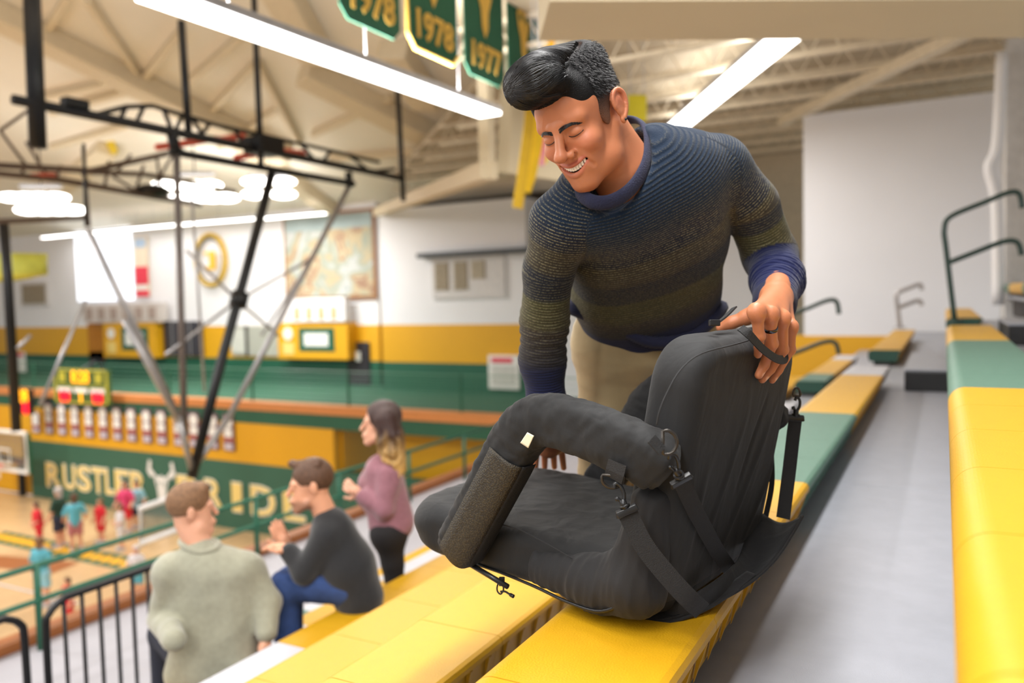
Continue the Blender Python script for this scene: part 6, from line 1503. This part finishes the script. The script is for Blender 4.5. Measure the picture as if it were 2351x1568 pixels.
c = PR(248, 331); o = MB().obox(c - [0, .04, .12], (1, 0, 0), (0, -.33, .94), (0, .94, .33), (.42, .22, .02)).build('roof_sign', mat('roof_sign_yellow', (220, 190, 40), .6)); tag(o, 'small yellow sign fixed under the roof above the far lamps', 'sign')
# ------------------------------------------------------------------ lamps
def strip_light(name, A, B, w, lab, power, up=1.1):
    A = np.asarray(A); B = np.asarray(B); t = (B - A)/np.linalg.norm(B - A); s = np.cross([0, 0, 1.], t); s /= np.linalg.norm(s)
    L = np.linalg.norm(B - A)
    e = thing(name, (A + B)/2, lab, 'light', 'linear ceiling lamps')
    MB().obox((A + B)/2 + [0, 0, .05], t, s, (0, 0, 1), (L/2, w/2, .035), .01).build('casing', m_metalc, e)
    MB().obox((A + B)/2 - [0, 0, .0], t, s, (0, 0, 1), (L/2 - .01, w/2 - .012, .02), .008).build('diffuser', m_lamp, e)
    for f_ in (.15, .5, .85):
        p = A + (B - A)*f_; MB().tube([p + [0, 0, .08], p + [0, 0, 1.6]], .006, 5).build('hanger', m_metalc, e)
    if power:
        o = area((A + B)/2 - np.array([0, 0, .05]), (A + B)/2 - np.array([0, 0, 5.]), L, w, power)
        o.rotation_euler = Matrix((tuple(t), tuple(np.cross((0, 0, 1.), t)), (0, 0, 1))).transposed().to_euler()
        o.parent = e; o.matrix_parent_inverse = Matrix.Translation(-e.location)
        u_ = area((A + B)/2 + np.array([0, 0, .1]), (A + B)/2 + np.array([0, 0, 5.]), L, w*.8, power*up)  # upward light added to brighten the ceiling
        u_.rotation_euler = Matrix((tuple(t), tuple(-np.cross((0, 0, 1.), t)), (0, 0, -1))).transposed().to_euler()
        u_.parent = e; u_.matrix_parent_inverse = Matrix.Translation(-e.location)
    return e
strip_light('linear_lamp', PX(340, -14, -5.0), PX(1126, 264, -5.0), .34, 'long white linear lamp hanging under the roof left of the banners', 130, 2.3)
strip_light('linear_lamp', PZ(1540, 304, ZC + 3.0), PZ(1800, 88, ZC + 3.0), .42, 'white linear lamp slanting above the man\'s shoulder', 110, .35)
for k in range(3):                                    # the same lamp row goes on overhead and behind the camera
    y1 = PX(340, -14, -5.0)[1] - 1.0 - k*6
    strip_light('linear_lamp', (-5.0, y1 - 4.8, ZC + 2.27), (-5.0, y1, ZC + 2.27), .34, 'long white linear lamp of the row behind the camera, number %s' % ['nearest', 'middle', 'farthest'][k], 110, 2.3)
for k in range(3):
    strip_light('linear_lamp', (-.55, 3.4 - k*3.6, ZC + 2.5), (-.55, .2 - k*3.6, ZC + 2.5), .3, 'white linear lamp above the bleacher seats, %s' % ['over the deck', 'over the camera', 'behind the camera'][k], 100, .3)
sgs = [((99, 546), (292, 527)), ((298, 526), (410, 516)), ((412, 516), (600, 501)), ((604, 502), (746, 490))]
for k, (a, b) in enumerate(sgs):
    strip_light('linear_lamp', PY(*a, Y2 - 1.2), PY(*b, Y2 - 1.2), .22, 'white linear lamp on the far wall line, %s from the mural' % ['fourth', 'third', 'second', 'nearest'][k], 26, .12)
def high_bay(c, n_, lab, power):
    e = thing('high_bay_lamp', c, lab, 'light', 'high bay lamps over the court'); ex = RC[:, 0]
    for k in range(n_):
        p = c + (ex*(k % 2*2 - 1)*.42 + np.array([0, 0, .3 if k > 1 else -.08]) if n_ == 4 else ex*((k % 4)*.44 - .9 + (.5 if k > 3 else 0)) + np.array([0, 0, .14 if k < 4 else -.24]))
        MB().ell(p, (.40, .40, .13), n=16, m=8).build('lamp_lens', m_lamp, e, True)
    MB().obox(c + np.array([0, 0, .48]), ex, np.cross((0, 0, 1), ex), (0, 0, 1), (.6, .1, .05)).build('lamp_frame', m_metalc, e)
    MB().tube([c + [0, 0, .5], (c[0], c[1], max(c[2] + .6, zroof(c[1])))], .02, 5).build('hanger', m_black, e)
    o = area(c - np.array([0, 0, .42]), c - np.array([0, 0, 5.]), .9, .9, power); o.parent = e; o.matrix_parent_inverse = Matrix.Translation(-e.location)
for (u, v, n_, lab) in [(448, 436, 8, 'bright round lamp cluster left of the slanted black mast'), (618, 440, 4, 'bright lamp cluster behind the top of the slanted mast'), (96, 464, 8, 'bright lamp cluster low at the left')]: high_bay(P(u, v, 24), n_, lab, 190)
for (x, y, lab) in [(-14, 2, 'added unseen lamp cluster over the near end of the court, beside the bleachers'), (-27, 2, 'added unseen lamp cluster over the near end of the court, far side'), (-24, 8, 'added unseen lamp cluster over the middle of the court')]: high_bay(np.array([x, y, ZC + 3.2]), 4, lab, 480)  # out-of-view clusters added to light the court and lettered wall
